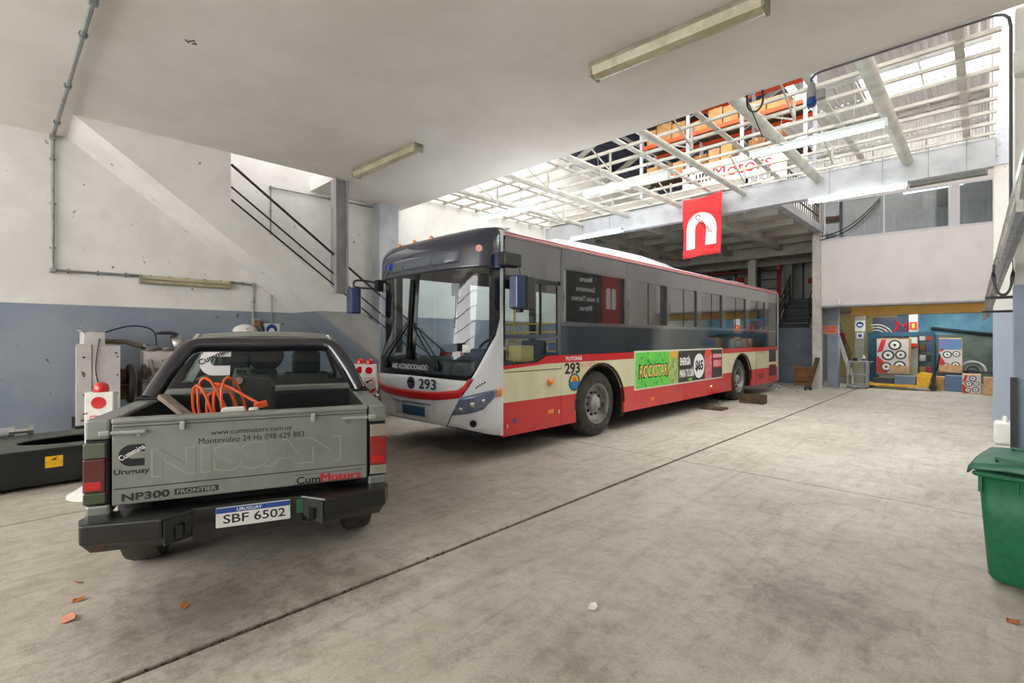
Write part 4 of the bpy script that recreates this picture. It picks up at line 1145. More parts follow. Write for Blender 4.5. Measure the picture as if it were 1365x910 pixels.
# dark window band frame
def band(y0, y1, z0, z1, m, name, x=0.0, th=.03, parent=bus, bev=.0):
    return MB().box(x - th, x, y0, y1, z0, z1).build(name, m, parent, bevel=bev)
band(.63, 1.80, 2.44, 2.93, BDARK, 'upper_dark_panel')
ups = [1.81, 3.67, 5.26, 6.70, 8.03, 9.85, 11.4, BL - .1]
for a, b in zip(ups[:-1], ups[1:]):
    band(a + .003, b - .003, 2.66, 2.93, BDARK, 'upper_dark_panel')
    band(a + .003, b - .003, 1.36, 1.79, BLOW, 'lower_dark_glass', x=-.004)
band(.63, BL - .1, 2.93, 2.95, BBLK, 'window_trim')
band(1.81, BL - .1, 1.79, 1.83, BDARK, 'window_rail')
wins = [(1.87, 3.58), (3.72, 5.17), (5.30, 6.58), (6.80, 8.00), (8.22, 9.62), (9.95, 11.2)]
prev = 1.81
for i, (a, b) in enumerate(wins):
    band(prev, a, 1.83, 2.66, BDARK, 'window_post', x=.0)
    prev = b
    w = band(a, b, 1.83, 2.66, BBLK, 'window_back', x=-.03, th=.005)
    mid = a + (b - a) * .5
    gap = .10 if i != 1 else .24
    MB().box(-.022, -.016, a + .02, mid + .02, 1.85, 2.64).build('sliding_pane', BGLASS, w)
    MB().box(-.03, -.024, mid, b - gap, 1.85, 2.64).build('sliding_pane', BGLASS, w)
    MB().box(-.02, -.008, mid - .006, mid + .006, 1.85, 2.64).build('pane_edge', BBLK, w)
    for z in (1.83, 2.635):
        MB().box(-.024, -.002, a, b, z, z + .025).build('window_frame', BDARK, w)
    MB().box(-.02, -.004, a + .03, a + .045, 2.15, 2.28).build('window_latch', CHROME, w)
band(prev, 11.4, 1.83, 2.66, BDARK, 'window_post')
band(11.4, BL - .1, 1.83, 2.66, BLOW, 'rear_quarter_glass', x=-.004)
# driver window
dw = band(.63, 1.78, 2.38, 2.44, BBLK, 'driver_window_frame', x=.002)
MB().box(-.03, .002, 1.72, 1.80, 1.36, 2.44).build('driver_window_post', BDARK, bus)
MB().box(-.03, .004, .63, 1.72, 1.60, 1.65).build('driver_window_rail', BDARK, bus)
MB().box(-.02, .003, 1.33, 1.36, 1.65, 2.38).build('driver_window_post', BBLK, bus)
MB().box(-.014, -.008, .63, 1.33, 1.65, 2.38).build('driver_window_pane', DWG, bus)
MB().box(-.020, -.016, 1.36, 1.72, 1.65, 2.38).build('driver_window_pane', DWG, bus)
MB().prism([(.63, 1.26), (1.2, 1.28), (1.42, 1.36), (1.72, 1.40), (1.72, 1.6), (.63, 1.6)], 'x', -.014, -.008).build('driver_lower_pane', DWG, bus)
MB().prism([(.6, 1.245), (1.22, 1.262), (1.46, 1.352), (1.80, 1.352), (1.80, 1.37), (1.45, 1.37), (1.2, 1.29), (.6, 1.27)], 'x', -.02, .003).build('driver_window_trim', BBLK, bus)
# roof cornice with stripes
secs = [(0, 2.95), (.0, 3.0), (-.04, 3.035), (-.14, 3.07), (-.45, 3.10), (-1.275, 3.12), (-2.1, 3.10), (-2.41, 3.07), (-2.51, 3.035), (-2.55, 3.0), (-2.55, 2.95)]
MB().loft([[(x, y, z) for x, z in secs] for y in (.545, .9, 3, 6, 9, BL - .15)] + [[(x * .98 - .02, BL, z - .03) for x, z in secs]]).build('roof_shell', BW, bus, smooth=True, solid=.02)
MB().box(-.005, .004, .62, BL - .02, 2.985, 3.005).build('roof_stripe', BSTRIPE, bus)
MB().box(-.005, .003, .62, BL - .02, 2.955, 2.966).build('roof_stripe', BSTRIPE, bus)
MB().loft([[(-.1, y, 3.05), (-.25, y, 3.05 + h), (-1.275, y, 3.09 + h), (-2.3, y, 3.05 + h), (-2.45, y, 3.05)] for y, h in ((1.7, .01), (2.0, .10), (2.6, .13), (4.6, .15), (5.6, .10), (6.4, .02))]).build('air_conditioner_pod', BW, bus, smooth=True)
MB().loft([[(-.5, y, 3.08), (-.6, y, 3.08 + h), (-1.9, y, 3.08 + h), (-2.0, y, 3.08)] for y, h in ((9.9, .01), (10.2, .16), (11.2, .16), (11.6, .01))]).build('roof_vent_pod', BW, bus, smooth=True)
MB().box(-1.2, -.9, 11.2, 11.4, 3.15, 3.22).build('roof_hatch', BBLK, bus)
# rear, underside, far upper side
MB().box(-BWD, -.0, BL - .06, BL, .33, 2.95).build('rear_panel', BW, bus)
MB().box(-2.35, -.2, BL - .005, BL + .01, 1.6, 2.75).build('rear_window', BLOW, bus)
MB().box(-2.1, -.45, .45, BL - .1, .34, .42).build('floor_deck', BCH, bus)
MB().box(-2.1, -.45, 1.0, BL - .3, .22, .34).build('chassis_frame', BCH, bus)
far_w = [(.7, 1.9), (2.2, 3.9), (4.1, 5.6), (5.8, 7.3), (7.5, 9.0), (9.2, 11.2)]
pv = .58
for a, b in far_w:
    MB().box(-BWD, -BWD + .03, pv, a, 1.36, 2.95).build('far_window_post', BDARK, bus); pv = b
    MB().box(-BWD + .01, -BWD + .02, a, b, 1.42 if a > 1 else .5, 2.62).build('far_window_pane', DWG, bus)
MB().box(-BWD, -BWD + .03, pv, BL - .1, 1.36, 2.95).build('far_window_post', BDARK, bus)
MB().box(-BWD, -BWD + .03, .58, BL - .1, 2.62, 2.95).build('far_upper_panel', BDARK, bus)
for A, hw in ((A1, .36), (A2, .62)):
    pts = [(A[0] + (A[1] + .01) * math.cos(R(a)), .5 + (A[2] - .49) * math.sin(R(a))) for a in range(0, 181, 12)]
    for sx in (-.036, -BWD + .036):
        inn = sx - hw if sx > -1 else sx + hw
        MB().loft([[(sx, y, z) for y, z in pts], [(inn, y, z) for y, z in pts]]).build('wheel_housing', BCH, bus, solid=.01)
        MB().prism(pts, 'x', inn - .005, inn + .005).build('housing_wall', BCH, bus)
    pr = [(A[0] + (A[1] - .0) * math.cos(R(a)), .5 + (A[2] - .5) * math.sin(R(a))) for a in range(0, 181, 12)]
    pr2 = [(A[0] + (A[1] + .035) * math.cos(R(a)), .5 + (A[2] - .465) * math.sin(R(a))) for a in range(0, 181, 12)]
    MB().prism(pr + pr2[::-1], 'x', -.02, .006).build('arch_trim', BBLK, bus)
MB().prism([(A1[0] + A1[1] - .02, .24), (A1[0] + A1[1] + .06, .24), (A1[0] + A1[1] + .02, .55), (A1[0] + A1[1] - .03, .55)], 'x', -.4, -.03).build('mud_flap', BCH, bus)
# wheels
def bus_wheel(x, y, out):
    s = 1 if out else -1
    prof = [(.32, -.13), (.40, -.145), (.47, -.14), (.515, -.11), (.53, -.06), (.53, .06), (.515, .11), (.47, .14), (.40, .145), (.32, .13)]
    w = MB().lathe(prof, (x, y, .53), (s, 0, 0), 40, False).build('tyre', RUBBER, bus, smooth=True)
    MB().lathe([(.335, .12), (.33, .145), (.315, .14), (.30, .07), (.29, .02), (.24, .045), (.2, .05), (.14, .05), (.0, .05)], (x, y, .53), (s, 0, 0), 36, False).build('rim', ALU, w, smooth=True)
    MB().lathe([(.315, .118), (.345, .122), (.345, .13), (.315, .132)], (x, y, .53), (s, 0, 0), 36, False).build('rim_flange', BBLK, w, smooth=True)
    MB().lathe([(.13, .04), (.13, .1), (.11, .12), (.06, .13), (.05, .15), (.0, .15)], (x, y, .53), (s, 0, 0), 20).build('hub', COLGREY, w, smooth=True)
    for k in range(10):
        a = 2 * math.pi * k / 10
        MB().lathe([(.022, .045), (.022, .08), (.014, .085)], (x, y + .185 * math.cos(a), .53 + .185 * math.sin(a)), (s, 0, 0), 8).build('lug_nut', BLACK, w)
    for k in range(3):
        MB().lathe([(.4 + .04 * k, .146 - .004 * k), (.402 + .04 * k, .149 - .004 * k), (.404 + .04 * k, .146 - .004 * k)], (x, y, .53), (s, 0, 0), 40, False).build('sidewall_ring', BLACKP, w)
    for g_ in (-.07, -.025, .025, .07):
        MB().lathe([(.527, g_ - .006), (.532, g_ - .006), (.532, g_ + .006), (.527, g_ + .006)], (x, y, .53), (s, 0, 0), 40, False).build('tread_rib', RUBBER, w)
bus_wheel(-.19, 2.82, True); bus_wheel(-BWD + .19, 2.82, False)
bus_wheel(-.20, 9.28, True); bus_wheel(-BWD + .20, 9.28, False)
bus_wheel(-.52, 9.28, True)
# side fittings
MB().lathe([(.045, 0), (.05, .03), (.02, .06)], (0, 1.53, .97), (1, 0, 0), 14).build('side_indicator', ORLENS, bus, smooth=True)
for y, z in ((1.55, .54), (4.56, .46), (7.30, .49)):
    MB().box(0, .015, y - .07, y + .07, z - .03, z + .03).build('side_marker', ORLENS, bus, bevel=.006)
MB().lathe([(.03, 0), (.03, .006)], (0, .81, .50), (1, 0, 0), 14).build('round_badge', BLUE, bus)
MB().box(0, .008, 1.73, 1.76, .49, .55).build('panel_lock', CHROME, bus)
MB().box(0, .008, .655, .675, .42, .47).build('panel_lock', CHROME, bus)
MB().box(0, .006, 11.55, 12.18, .91, 1.28).build('rear_grille', mat('grille_grey', c(74, 78, 66), .6), bus)
MB().box(0, .006, 11.55, 12.18, .50, .83).build('rear_grille', mat('grille_red', c(110, 40, 40), .6), bus)
for z in [.93 + .05 * k for k in range(7)] + [.52 + .05 * k for k in range(6)]:
    MB().box(.006, .014, 11.57, 12.16, z, z + .015).build('grille_slat', BBLK, bus)
MB().box(0, .006, 10.62, 11.05, .46, .62).build('small_vent', mat('vent_red', c(150, 50, 60), .6), bus)
MB().box(-.002, .004, 10.43, 10.44, .33, 1.2).build('hatch_seam', BBLK, bus)
MB().box(-.002, .004, 10.43, 11.25, 1.19, 1.2).build('hatch_seam', BBLK, bus)
MB().box(-.002, .004, .62, 1.81, 1.15, 1.158).build('hatch_seam', BBLK, bus)
txt(bus, 'maker_lettering', 'YUTONG', INKW, (.004, 2.11, 1.295), (0, 1, 0), (0, 0, 1), .42, .06, .02, .002)
txt(bus, 'side_number', '293', INKB, (.001, 2.08, 1.145), (0, 1, 0), (0, 0, 1), .38, .17, .03, .002)
txt(bus, 'operator_lettering', 'COETC', mat('pale_red_ink', c(206, 110, 96), .6), (.001, 2.55, 1.185), (0, 1, 0), (0, 0, 1), .5, .06, .0, .002, shear=.2)
eg = [((.14 + .012 * (k % 2)) * math.cos(2 * math.pi * k / 28) + 2.13, (.13 + .012 * (k % 2)) * math.sin(2 * math.pi * k / 28) + .93) for k in range(28)]
e_ = MB().prism(eg, 'x', .0, .003).build('round_crest', mat('crest_teal', c(10, 92, 110), .6), bus)
MB().prism(arc(2.13, .94, .1, 0, 180, 12), 'x', .003, .005).build('crest_sun', YEL, e_)
MB().prism(arc(2.13, .93, .1, 180, 360, 12), 'x', .003, .005).build('crest_water', mat('crest_blue', c(20, 120, 190), .6), e_)
MB().prism([(2.08, .94), (2.11, 1.03), (2.13, .96), (2.15, 1.03), (2.18, .94)], 'x', .005, .007).build('crest_peaks', ORANGE, e_)
# advert
ad = MB().box(0, .006, 3.9, 8.01, .66, 1.375).build('advert_panel', mat('advert_border', c(206, 210, 190), .5), bus)
def ab(y0, y1, z0, z1, m, nm, x0=.006, x1=.008): return MB().box(x0, x1, y0, y1, z0, z1).build(nm, m, ad)
ab(3.94, 5.25, .69, 1.345, mat('advert_green', c(112, 214, 84), .5, col2=c(86, 196, 70), scale=3, spots=(9, .62, c(46, 110, 46))), 'green_field')
ab(5.64, 7.97, .69, 1.345, mat('advert_black', c(58, 52, 52), .5), 'black_field')
cm = mat('advert_can_green', c(190, 200, 120), .5, col2=c(110, 160, 70), scale=9)
MB().prism([(5.2, .69), (5.64, .69), (5.64, 1.345), (5.28, 1.345), (5.22, 1.2)], 'x', .008, .011).build('can_print', cm, ad)
ab(5.28, 5.60, 1.22, 1.345, mat('advert_can_top', c(230, 170, 60), .5), 'can_top_print', .011, .013)
MB().prism([(6.98, .69), (7.34, .69), (7.36, 1.2), (7.30, 1.345), (7.0, 1.345), (6.96, 1.2)], 'x', .008, .011).build('can_print', mat('advert_can_red', c(226, 130, 140), .5, col2=c(200, 70, 80), scale=7), ad)
ab(7.0, 7.30, 1.2, 1.345, ORANGE, 'can_top_print', .011, .013)
txt(ad, 'advert_lettering', 'ROCKSTAR', INKB, (.008, 4.62, .99), (0, 1, 0), (0, 0, 1), 1.16, .27, .05, .002, shear=.15)
txt(ad, 'advert_lettering', 'ROCKSTAR', mat('advert_gold', c(246, 200, 110), .5), (.0105, 4.62, .99), (0, 1, 0), (0, 0, 1), 1.08, .22, .012, .002, shear=.15)
txt(ad, 'advert_lettering', 'ENERGÍA', INKW, (.008, 5.98, 1.14), (0, 1, 0), (0, 0, 1), .5, .20, .03, .002)
txt(ad, 'advert_lettering', 'PARA TU DÍA', INKW, (.008, 6.05, .89), (0, 1, 0), (0, 0, 1), .68, .20, .03, .002)
MB().prism(arc(6.66, 1.0, .28, 0, 360, 24, .27)[:-1], 'x', .008, .012).build('price_disc', INKW, ad)
txt(ad, 'advert_lettering', '$65', INKB, (.012, 6.66, 1.0), (0, 1, 0), (0, 0, 1), .4, .26, .04, .002)
MB().prism([(6.1, .72), (6.2, .77), (6.3, .73), (6.36, .79), (6.28, .70), (6.2, .71)], 'x', .008, .011).build('green_flourish', mat('flourish_green', c(120, 200, 60), .5), ad)
ab(7.43, 7.93, 1.15, 1.24, mat('advert_pink', c(236, 150, 160), .5), 'pink_strip', .008, .011)
ab(7.43, 7.93, .92, 1.12, RED, 'red_strip', .008, .010)
txt(ad, 'advert_lettering', 'BEBIDAS', mat('advert_pale_pink', c(240, 180, 180), .5), (.010, 7.68, 1.02), (0, 1, 0), (0, 0, 1), .44, .14, .02, .002)
# mirrors
MIR = mat('mirror_blue', c(36, 58, 104), .2, coat=.6)
m_ = MB().box(-.01, .10, .44, .52, 2.50, 2.70).build('mirror_bracket', MIR, bus, bevel=.015)
MB().box(.06, .22, .42, .72, 2.52, 2.70).build('bracket_cover', BBLK, m_, bevel=.02)
MB().tube([(.2, .66, 2.56), (.2, .74, 2.40)], .014, 8).build('mirror_stem', CHROME, m_)
mm = MB().prism([(.08, .66), (.13, .59), (.25, .60), (.30, .74), (.28, .92), (.2, 1.0), (.10, .98)], 'z', 1.98, 2.42).build('side_mirror', BLACKP, bus, bevel=.025)
MB().prism([(.07, .67), (.13, .575), (.255, .585), (.29, .70), (.2, .74), (.09, .74)], 'z', 1.99, 2.41).build('mirror_back', MIR, mm, bevel=.012)
MB().lathe([(.05, 0), (.05, .04)], (.18, .72, 1.94)).build('mirror_lower_lens', BBLK, mm)
fx = -BWD - .12
m2 = MB().tube(sp([(-BWD + .22, .16, 2.47), (-BWD - .02, -.04, 2.52), (fx, -.1, 2.50), (fx, -.1, 2.40)]), .018, 8).build('mirror_arm', BBLK, bus, smooth=True)
MB().tube([(-BWD + .22, .16, 2.38), (-BWD - .02, -.03, 2.40), (fx + .02, -.1, 2.42)], .016, 8).build('mirror_arm', BBLK, bus, smooth=True)
MB().box(-BWD + .16, -BWD + .26, .10, .2, 2.34, 2.52).build('mirror_clamp', BBLK, m2)
MB().prism([(fx - .08, -.20), (fx + .08, -.20), (fx + .11, -.06), (fx + .06, .0), (fx - .06, .0), (fx - .11, -.06)], 'z', 1.99, 2.40).build('side_mirror', MIR, bus, bevel=.03)
# interior
MB().box(-2.1, -.45, .5, 12.2, .42, .44).build('cabin_floor', INTD, bus)
MB().prism([(.42, 1.1), (.36, 1.28), (.62, 1.34), (.9, 1.28), (1.0, 1.0), (1.0, .5), (.5, .5)], 'x', -2.45, -.08).build('dashboard', INTD, bus, bevel=.03)
MB().prism([(.7, 1.3), (.95, 1.45), (1.0, 1.45), (1.0, 1.2), (.7, 1.2)], 'x', -1.05, -.35).build('instrument_binnacle', mat('binnacle', c(70, 84, 108), .5), bus, bevel=.02)
pts = [( -.7 + .22 * math.cos(R(a)), .98 + .09 * math.sin(R(a)), 1.42 + .17 * math.sin(R(a))) for a in range(0, 361, 20)]
MB().tube(pts, .018, 8).build('steering_wheel', BBLK, bus, smooth=True)
MB().tube([(-.7, .98, 1.42), (-.7, .85, 1.3)], .03, 8).build('steering_column', BBLK, bus)
def bus_seat(x, y, m, nm='passenger_seat', w_=.42):
    s = MB().box(x - w_ / 2, x + w_ / 2, y, y + .45, .82, .92).build(nm, m, bus, bevel=.03)
    MB().prism([(y + .40, .9), (y + .48, .9), (y + .58, 1.55), (y + .50, 1.58)], 'x', x - w_ / 2, x + w_ / 2).build('seat_back', m, s, bevel=.03)
    MB().box(x - .05, x + .05, y + .1, y + .3, .44, .82).build('seat_pedestal', INTD, s)
bus_seat(-.7, 1.45, INTD, 'driver_seat', .5)
for k in range(6):
    for x in (-2.2, -1.75, -.75, -.3):
        if k < 5 or x < -1: bus_seat(x, 3.9 + k * .85, SEAT)
YP = mat('grab_rail_yellow', c(236, 190, 40), .4)
for x, y in ((-1.25, 2.1), (-.35, 2.15), (-1.7, 2.0), (-1.25, 4.2), (-1.25, 6.4)):
    MB().tube([(x, y, .44), (x, y, 2.85)], .018, 8).build('grab_pole', YP, bus, smooth=True)
for z in (.95, 1.10, 1.25, 1.40, 1.55, 1.70, 1.84):
    MB().tube([(-1.7, 2.05, z), (-.2, 2.1, z)], .014, 8).build('driver_rail', YP, bus)
for x in (-1.4, -1.0, -.6, -.2):
    MB().tube([(x, 2.07, .44), (x, 2.07, 1.86)], .014, 8).build('driver_rail_post', YP, bus)
MB().box(-2.45, -.1, .62, 12.2, 2.86, 2.9).build('cabin_ceiling', INT, bus)
MB().tube([(-.6, .5, 2.45), (-.6, .48, 2.32)], .008, 6).build('inner_mirror_stem', BBLK, bus)
MB().box(-.95, -.78, .48, .52, 2.2, 2.38).build('inner_mirror', COLGREY, bus, bevel=.02)
MB().tube([(-.86, .5, 2.2), (-.87, .5, 1.8), (-.86, .5, 1.5)], .006, 6).build('hanging_charm', BBLK, bus)
MB().box(-.9, -.83, .49, .51, 1.75, 1.9).build('charm_figure', BBLK, bus)
MB().box(-.35, -.1, 1.05, 1.3, 1.28, 1.5).build('driver_box', mat('cream_box', c(226, 204, 120), .6), bus)
# ------------------------------------------------------------------ pickup truck
TP = mat('pickup_paint', c(146, 150, 144), .38, metal=.35, coat=.4, col2=c(134, 138, 132), scale=3)
TPL = mat('pickup_trim_light', c(170, 172, 166), .4, metal=.3)
TDK = mat('pickup_dark_inner', c(30, 34, 34), .6, col2=c(22, 25, 26), scale=6)
TBL = mat('pickup_bumper_black', c(17, 19, 17), .35, coat=.3)
TBAR = mat('roll_bar_black', c(34, 34, 42), .16, coat=.9)
CABG = glass('cab_glass', (0.90, 0.97, 0.98, 1), 1.4)
truck = thing('pickup_truck', 'grey double cab pickup with black roll bar and sticker-covered tailgate', 'pickup truck', (-3.4335, 1.0777, 0), 1.18609)
T0 = truck
def tb(x0, x1, y0, y1, z0, z1, m, nm, parent=T0, bev=.0):
    return MB().box(x0, x1, y0, y1, z0, z1).build(nm, m, parent, bevel=bev)
tg = tb(-.733, .733, 0, .05, .603, 1.088, TP, 'tailgate', bev=.008)
tb(-.735, .735, -.012, .07, 1.088, 1.122, TP, 'tailgate_rail', tg, .012)
tb(-.725, .725, -.004, .0, 1.068, 1.072, TDK, 'tailgate_crease', tg)
tb(-.72, .72, -.004, .0, .700, .704, TDK, 'tailgate_crease', tg)
txt(tg, 'embossed_lettering', 'NISSAN', TP, (.008, 0, .838), (1, 0, 0), (0, 0, 1), 1.08, .165, .03, .0028)
txt(tg, 'emboss_edge_highlight', 'NISSAN', TPL, (.008, 0, .838), (1, 0, 0), (0, 0, 1), 1.094, .176, .036, .0014)  # lighter colour paints the highlight along the embossed letter edges
txt(tg, 'web_lettering', 'www.cummotors.com.uy', INKB, (.008, 0, .994), (1, 0, 0), (0, 0, 1), .47, .036, .005, .0015)
txt(tg, 'phone_lettering', 'Montevideo 24 Hs 098 629 883', INKB, (.012, 0, .952), (1, 0, 0), (0, 0, 1), .61, .036, .0, .0015)
txt(tg, 'dealer_lettering', 'Cum', INKB, (.345, 0, .636), (1, 0, 0), (0, 0, 1), .15, .05, .02, .0015)
for dx in (-.003, 0, .003):
    txt(tg, 'dealer_lettering', 'Motors', RED, (.555 + dx, 0, .640), (1, 0, 0), (0, 0, 1), .26, .055, .0, .0015 + dx * .05)
tb(.255, .70, -.0005, 0, .61, .613, INKB, 'sticker_line', tg); tb(.255, .70, -.0005, 0, .672, .675, INKB, 'sticker_line', tg)
txt(tg, 'model_lettering', 'NP300', mat('badge_grey', c(60, 64, 64), .3, metal=.5), (-.565, 0, .648), (1, 0, 0), (0, 0, 1), .24, .045, .02, .004)
tb(-.42, -.185, -.003, 0, .632, .668, mat('badge_dark', c(50, 52, 54), .4), 'model_badge', tg)
txt(tg, 'badge_lettering', 'FRONTIER', TPL, (-.302, -.003, .65), (1, 0, 0), (0, 0, 1), .21, .024, .01, .001)
CE = c_emblem()
MB().prism([(-.70 + p[0] * .128, .832 + p[1] * .13) for p in CE], 'y', -.0015, 0).build('emblem_sticker', INKB, tg)
txt(tg, 'emblem_lettering', 'Cummins', INKW, (-.636, -.0015, .915), (.87, 0, .5), (-.5, 0, .87), .14, .032, .01, .001)
txt(tg, 'country_lettering', 'Uruguay', INKB, (-.635, 0, .797), (1, 0, 0), (0, 0, 1), .175, .042, .02, .0015)
for s in (-1, 1):
    tb(min(s * .56, s * .735), max(s * .56, s * .735), -.028, -.004, 1.030, 1.052, TPL, 'latch_handle', tg, .008)
    tb(min(s * .735, s * .79), max(s * .735, s * .79), -.028, 0, 1.024, 1.056, TPL, 'latch_catch', T0, .008)
    MB().lathe([(.014, 0), (.014, .012)], (s * .60, 0, 1.018), (0, -1, 0), 10).build('latch_button', CHROME, tg, smooth=True)
    tb(s * .375 - .014, s * .375 + .014, -.03, 0, 1.035, 1.09, TPL, 'tailgate_hook', tg, .006)
    # rear corner and lamp
    xs = sorted((s * .742, s * .862)); ins = sorted((s * .77, s * .862))
    tb(xs[0], xs[1], .005, .08, 1.0, 1.122, TP, 'corner_cap', T0, .015)
    tb(xs[0], xs[1], .005, .08, .5, .615, TP, 'corner_base', T0, .015)
    tb(xs[0], xs[1], .03, .08, .6, 1.01, TDK, 'corner_post', T0)
    lm = tb(xs[0] + .004, xs[1], -.004, .05, .618, .998, BBLK, 'tail_lamp', T0, .01)
    x0, x1 = (xs[0] + .01, xs[1] + .004) if s > 0 else (xs[0] - .004, xs[1] - .016)
    tb(x0, x1, -.014, .055, .895, .985, mat('lens_clear', c(150, 140, 124) if s > 0 else c(88, 94, 78), .15, coat=.6), 'reverse_lens', lm, .008)
    tb(x0, x1, -.016, .055, .695, .893, mat('lens_dark_red', c(150, 12, 14) if s > 0 else c(84, 10, 12), .12, coat=.8), 'brake_lens', lm, .008)
    tb(x0 + .01, x1 - .02, -.019, .0, .71, .76, REDL, 'brake_reflector', lm, .004)
    tb(x0, x1, -.014, .055, .625, .693, mat('lens_grey', c(140, 138, 122) if s > 0 else c(62, 76, 50), .15, coat=.6), 'turn_lens', lm, .008)
    # bed side
    side = MB().prism([(.08, .5), (.08, 1.10), (1.5, 1.10), (1.5, .55), (1.19, .5), (1.13, .70), (.98, .82), (.76, .85), (.55, .8), (.41, .66), (.37, .5)], 'x', min(s * .80, s * .855), max(s * .80, s * .855)).build('bed_side', TP, T0, bevel=.012)
    MB().box(min(s * .735, s * .86), max(s * .735, s * .86), .05, 1.5, 1.09, 1.122).build('bed_rail', TP, side, bevel=.012)
    MB().box(min(s * .728, s * .736), max(s * .728, s * .736), .06, 1.5, .7, 1.1).build('bed_liner', TDK, side)
    # wheels
    w = MB().lathe([(.20, -.1), (.30, -.115), (.345, -.1), (.36, -.06), (.36, .06), (.345, .1), (.30, .115), (.20, .1)], (s * .72, .76, .36), (s, 0, 0), 32, False).build('tyre', RUBBER, T0, smooth=True)
    MB().lathe([(.2, .09), (.19, .06), (.1, .05), (.06, .07), (.0, .07)], (s * .72, .76, .36), (s, 0, 0), 24, False).build('rim', ALU, w, smooth=True)
    w = MB().lathe([(.20, -.1), (.30, -.115), (.345, -.1), (.36, -.06), (.36, .06), (.345, .1), (.30, .115), (.20, .1)], (s * .72, 3.9, .36), (s, 0, 0), 32, False).build('tyre', RUBBER, T0, smooth=True)
    MB().lathe([(.2, .09), (.19, .06), (.1, .05), (.06, .07), (.0, .07)], (s * .72, 3.9, .36), (s, 0, 0), 24, False).build('rim', ALU, w, smooth=True)
    MB().bar((s * .55, 1.4, .6), (s * .5, .05, .5), .1, .12).build('chassis_rail', TDK, T0)
tb(-.735, .735, .05, 1.5, .66, .70, TDK, 'bed_floor')
tb(-.735, .735, 1.46, 1.5, .7, 1.10, TDK, 'bulkhead', bev=.01)
tb(-.80, .80, 1.46, 1.58, 1.10, 1.16, TP, 'bulkhead_rail', bev=.015)
tb(-.55, .55, .3, 2.0, .42, .6, TDK, 'underbody')
MB().tube([(-.7, .76, .36), (.7, .76, .36)], .06, 10).build('rear_axle', TDK, T0)
# bumper
bo = [(-.84, .06), (-.875, -.04), (-.83, -.17), (-.44, -.22), (-.30, -.09), (.30, -.09), (.44, -.22), (.83, -.17), (.875, -.04), (.84, .06)]
bp = MB().prism(bo, 'z', .445, .56).build('rear_bumper', TBL, T0, bevel=.012)
MB().loft([[(x * .995, y, .455) for x, y in bo + bo[:1]], [(x * .96, y * .8 + .02, .385) for x, y in bo + bo[:1]], [(x * .9, .02, .385) for x, y in bo + bo[:1]]]).build('bumper_lower', TBL, bp)
tb(-.31, .31, -.09, .05, .37, .50, TBL, 'plate_mount', bp)
for s in (-1, 1):
    p = [(s * .425, -.224, .545), (s * .315, -.108, .55), (s * .315, -.108, .43), (s * .425, -.224, .40)]
    MB().add(p, [(0, 1, 2, 3)]).build('cheek_plate', mat('cheek_grey', c(52, 60, 54), .3, metal=.4), bp, solid=.006)
    tb(s * .36 - .02, s * .36 + .02, -.19, -.13, .42, .50, BBLK, 'tow_slot', bp, .006)
tb(.27, .33, -.1, -.092, .45, .54, mat('green_tag', c(40, 96, 70), .5), 'green_sticker', bp)
np_ = tb(-.185, .235, -.115, -.105, .425, .55, WHITEP, 'number_plate', T0, .006)
tb(-.183, .233, -.117, -.115, .515, .547, BLUE, 'plate_band', np_) 
txt(np_, 'plate_country', 'URUGUAY', INKW, (.0, -.117, .531), (1, 0, 0), (0, 0, 1), .14, .02, .01, .001)
txt(np_, 'plate_letters', 'SBF', INKB, (-.075, -.115, .476), (1, 0, 0), (0, 0, 1), .14, .055, .012, .001)
txt(np_, 'plate_digits', '6502', INKB, (.115, -.115, .476), (1, 0, 0), (0, 0, 1), .18, .055, .012, .001)
# cab
for s in (-1, 1):
    MB().prism([(1.5, .45), (1.5, 1.16), (3.85, 1.12), (4.9, 1.0), (5.0, .5), (4.35, .45), (4.3, .62), (4.1, .78), (3.7, .78), (3.5, .62), (3.45, .45)], 'x', min(s * .78, s * .84), max(s * .78, s * .84)).build('cab_side', TP, T0, bevel=.015)
    MB().bar((s * .79, 1.52, 1.14), (s * .545, 1.72, 1.62), .06, .09).build('rear_pillar', TP, T0)
    MB().bar((s * .80, 2.6, 1.14), (s * .585, 2.6, 1.62), .05, .08).build('door_pillar', TP, T0)
    MB().bar((s * .78, 3.9, 1.10), (s * .56, 3.2, 1.62), .05, .06).build('front_pillar', TP, T0)
    MB().add([(s * .79, 1.58, 1.15), (s * .79, 3.85, 1.13), (s * .57, 3.2, 1.60), (s * .56, 1.78, 1.60)], [(0, 1, 2, 3)]).build('side_glass', CABG, T0)
MB().loft([[(x, y, z) for x, z in ((-.62, zz - .07), (-.54, zz - .015), (-.3, zz), (0, zz + .005), (.3, zz), (.54, zz - .015), (.62, zz - .07))] for y, zz in ((1.66, 1.625), (1.72, 1.655), (2.2, 1.668), (2.9, 1.66), (3.22, 1.62))]).build('cab_roof', TP, T0, smooth=True, solid=.02)
MB().add([(-.72, 1.52, 1.16), (.72, 1.52, 1.16), (.52, 1.70, 1.585), (-.52, 1.70, 1.585)], [(0, 1, 2, 3)]).build('rear_window', CABG, T0)
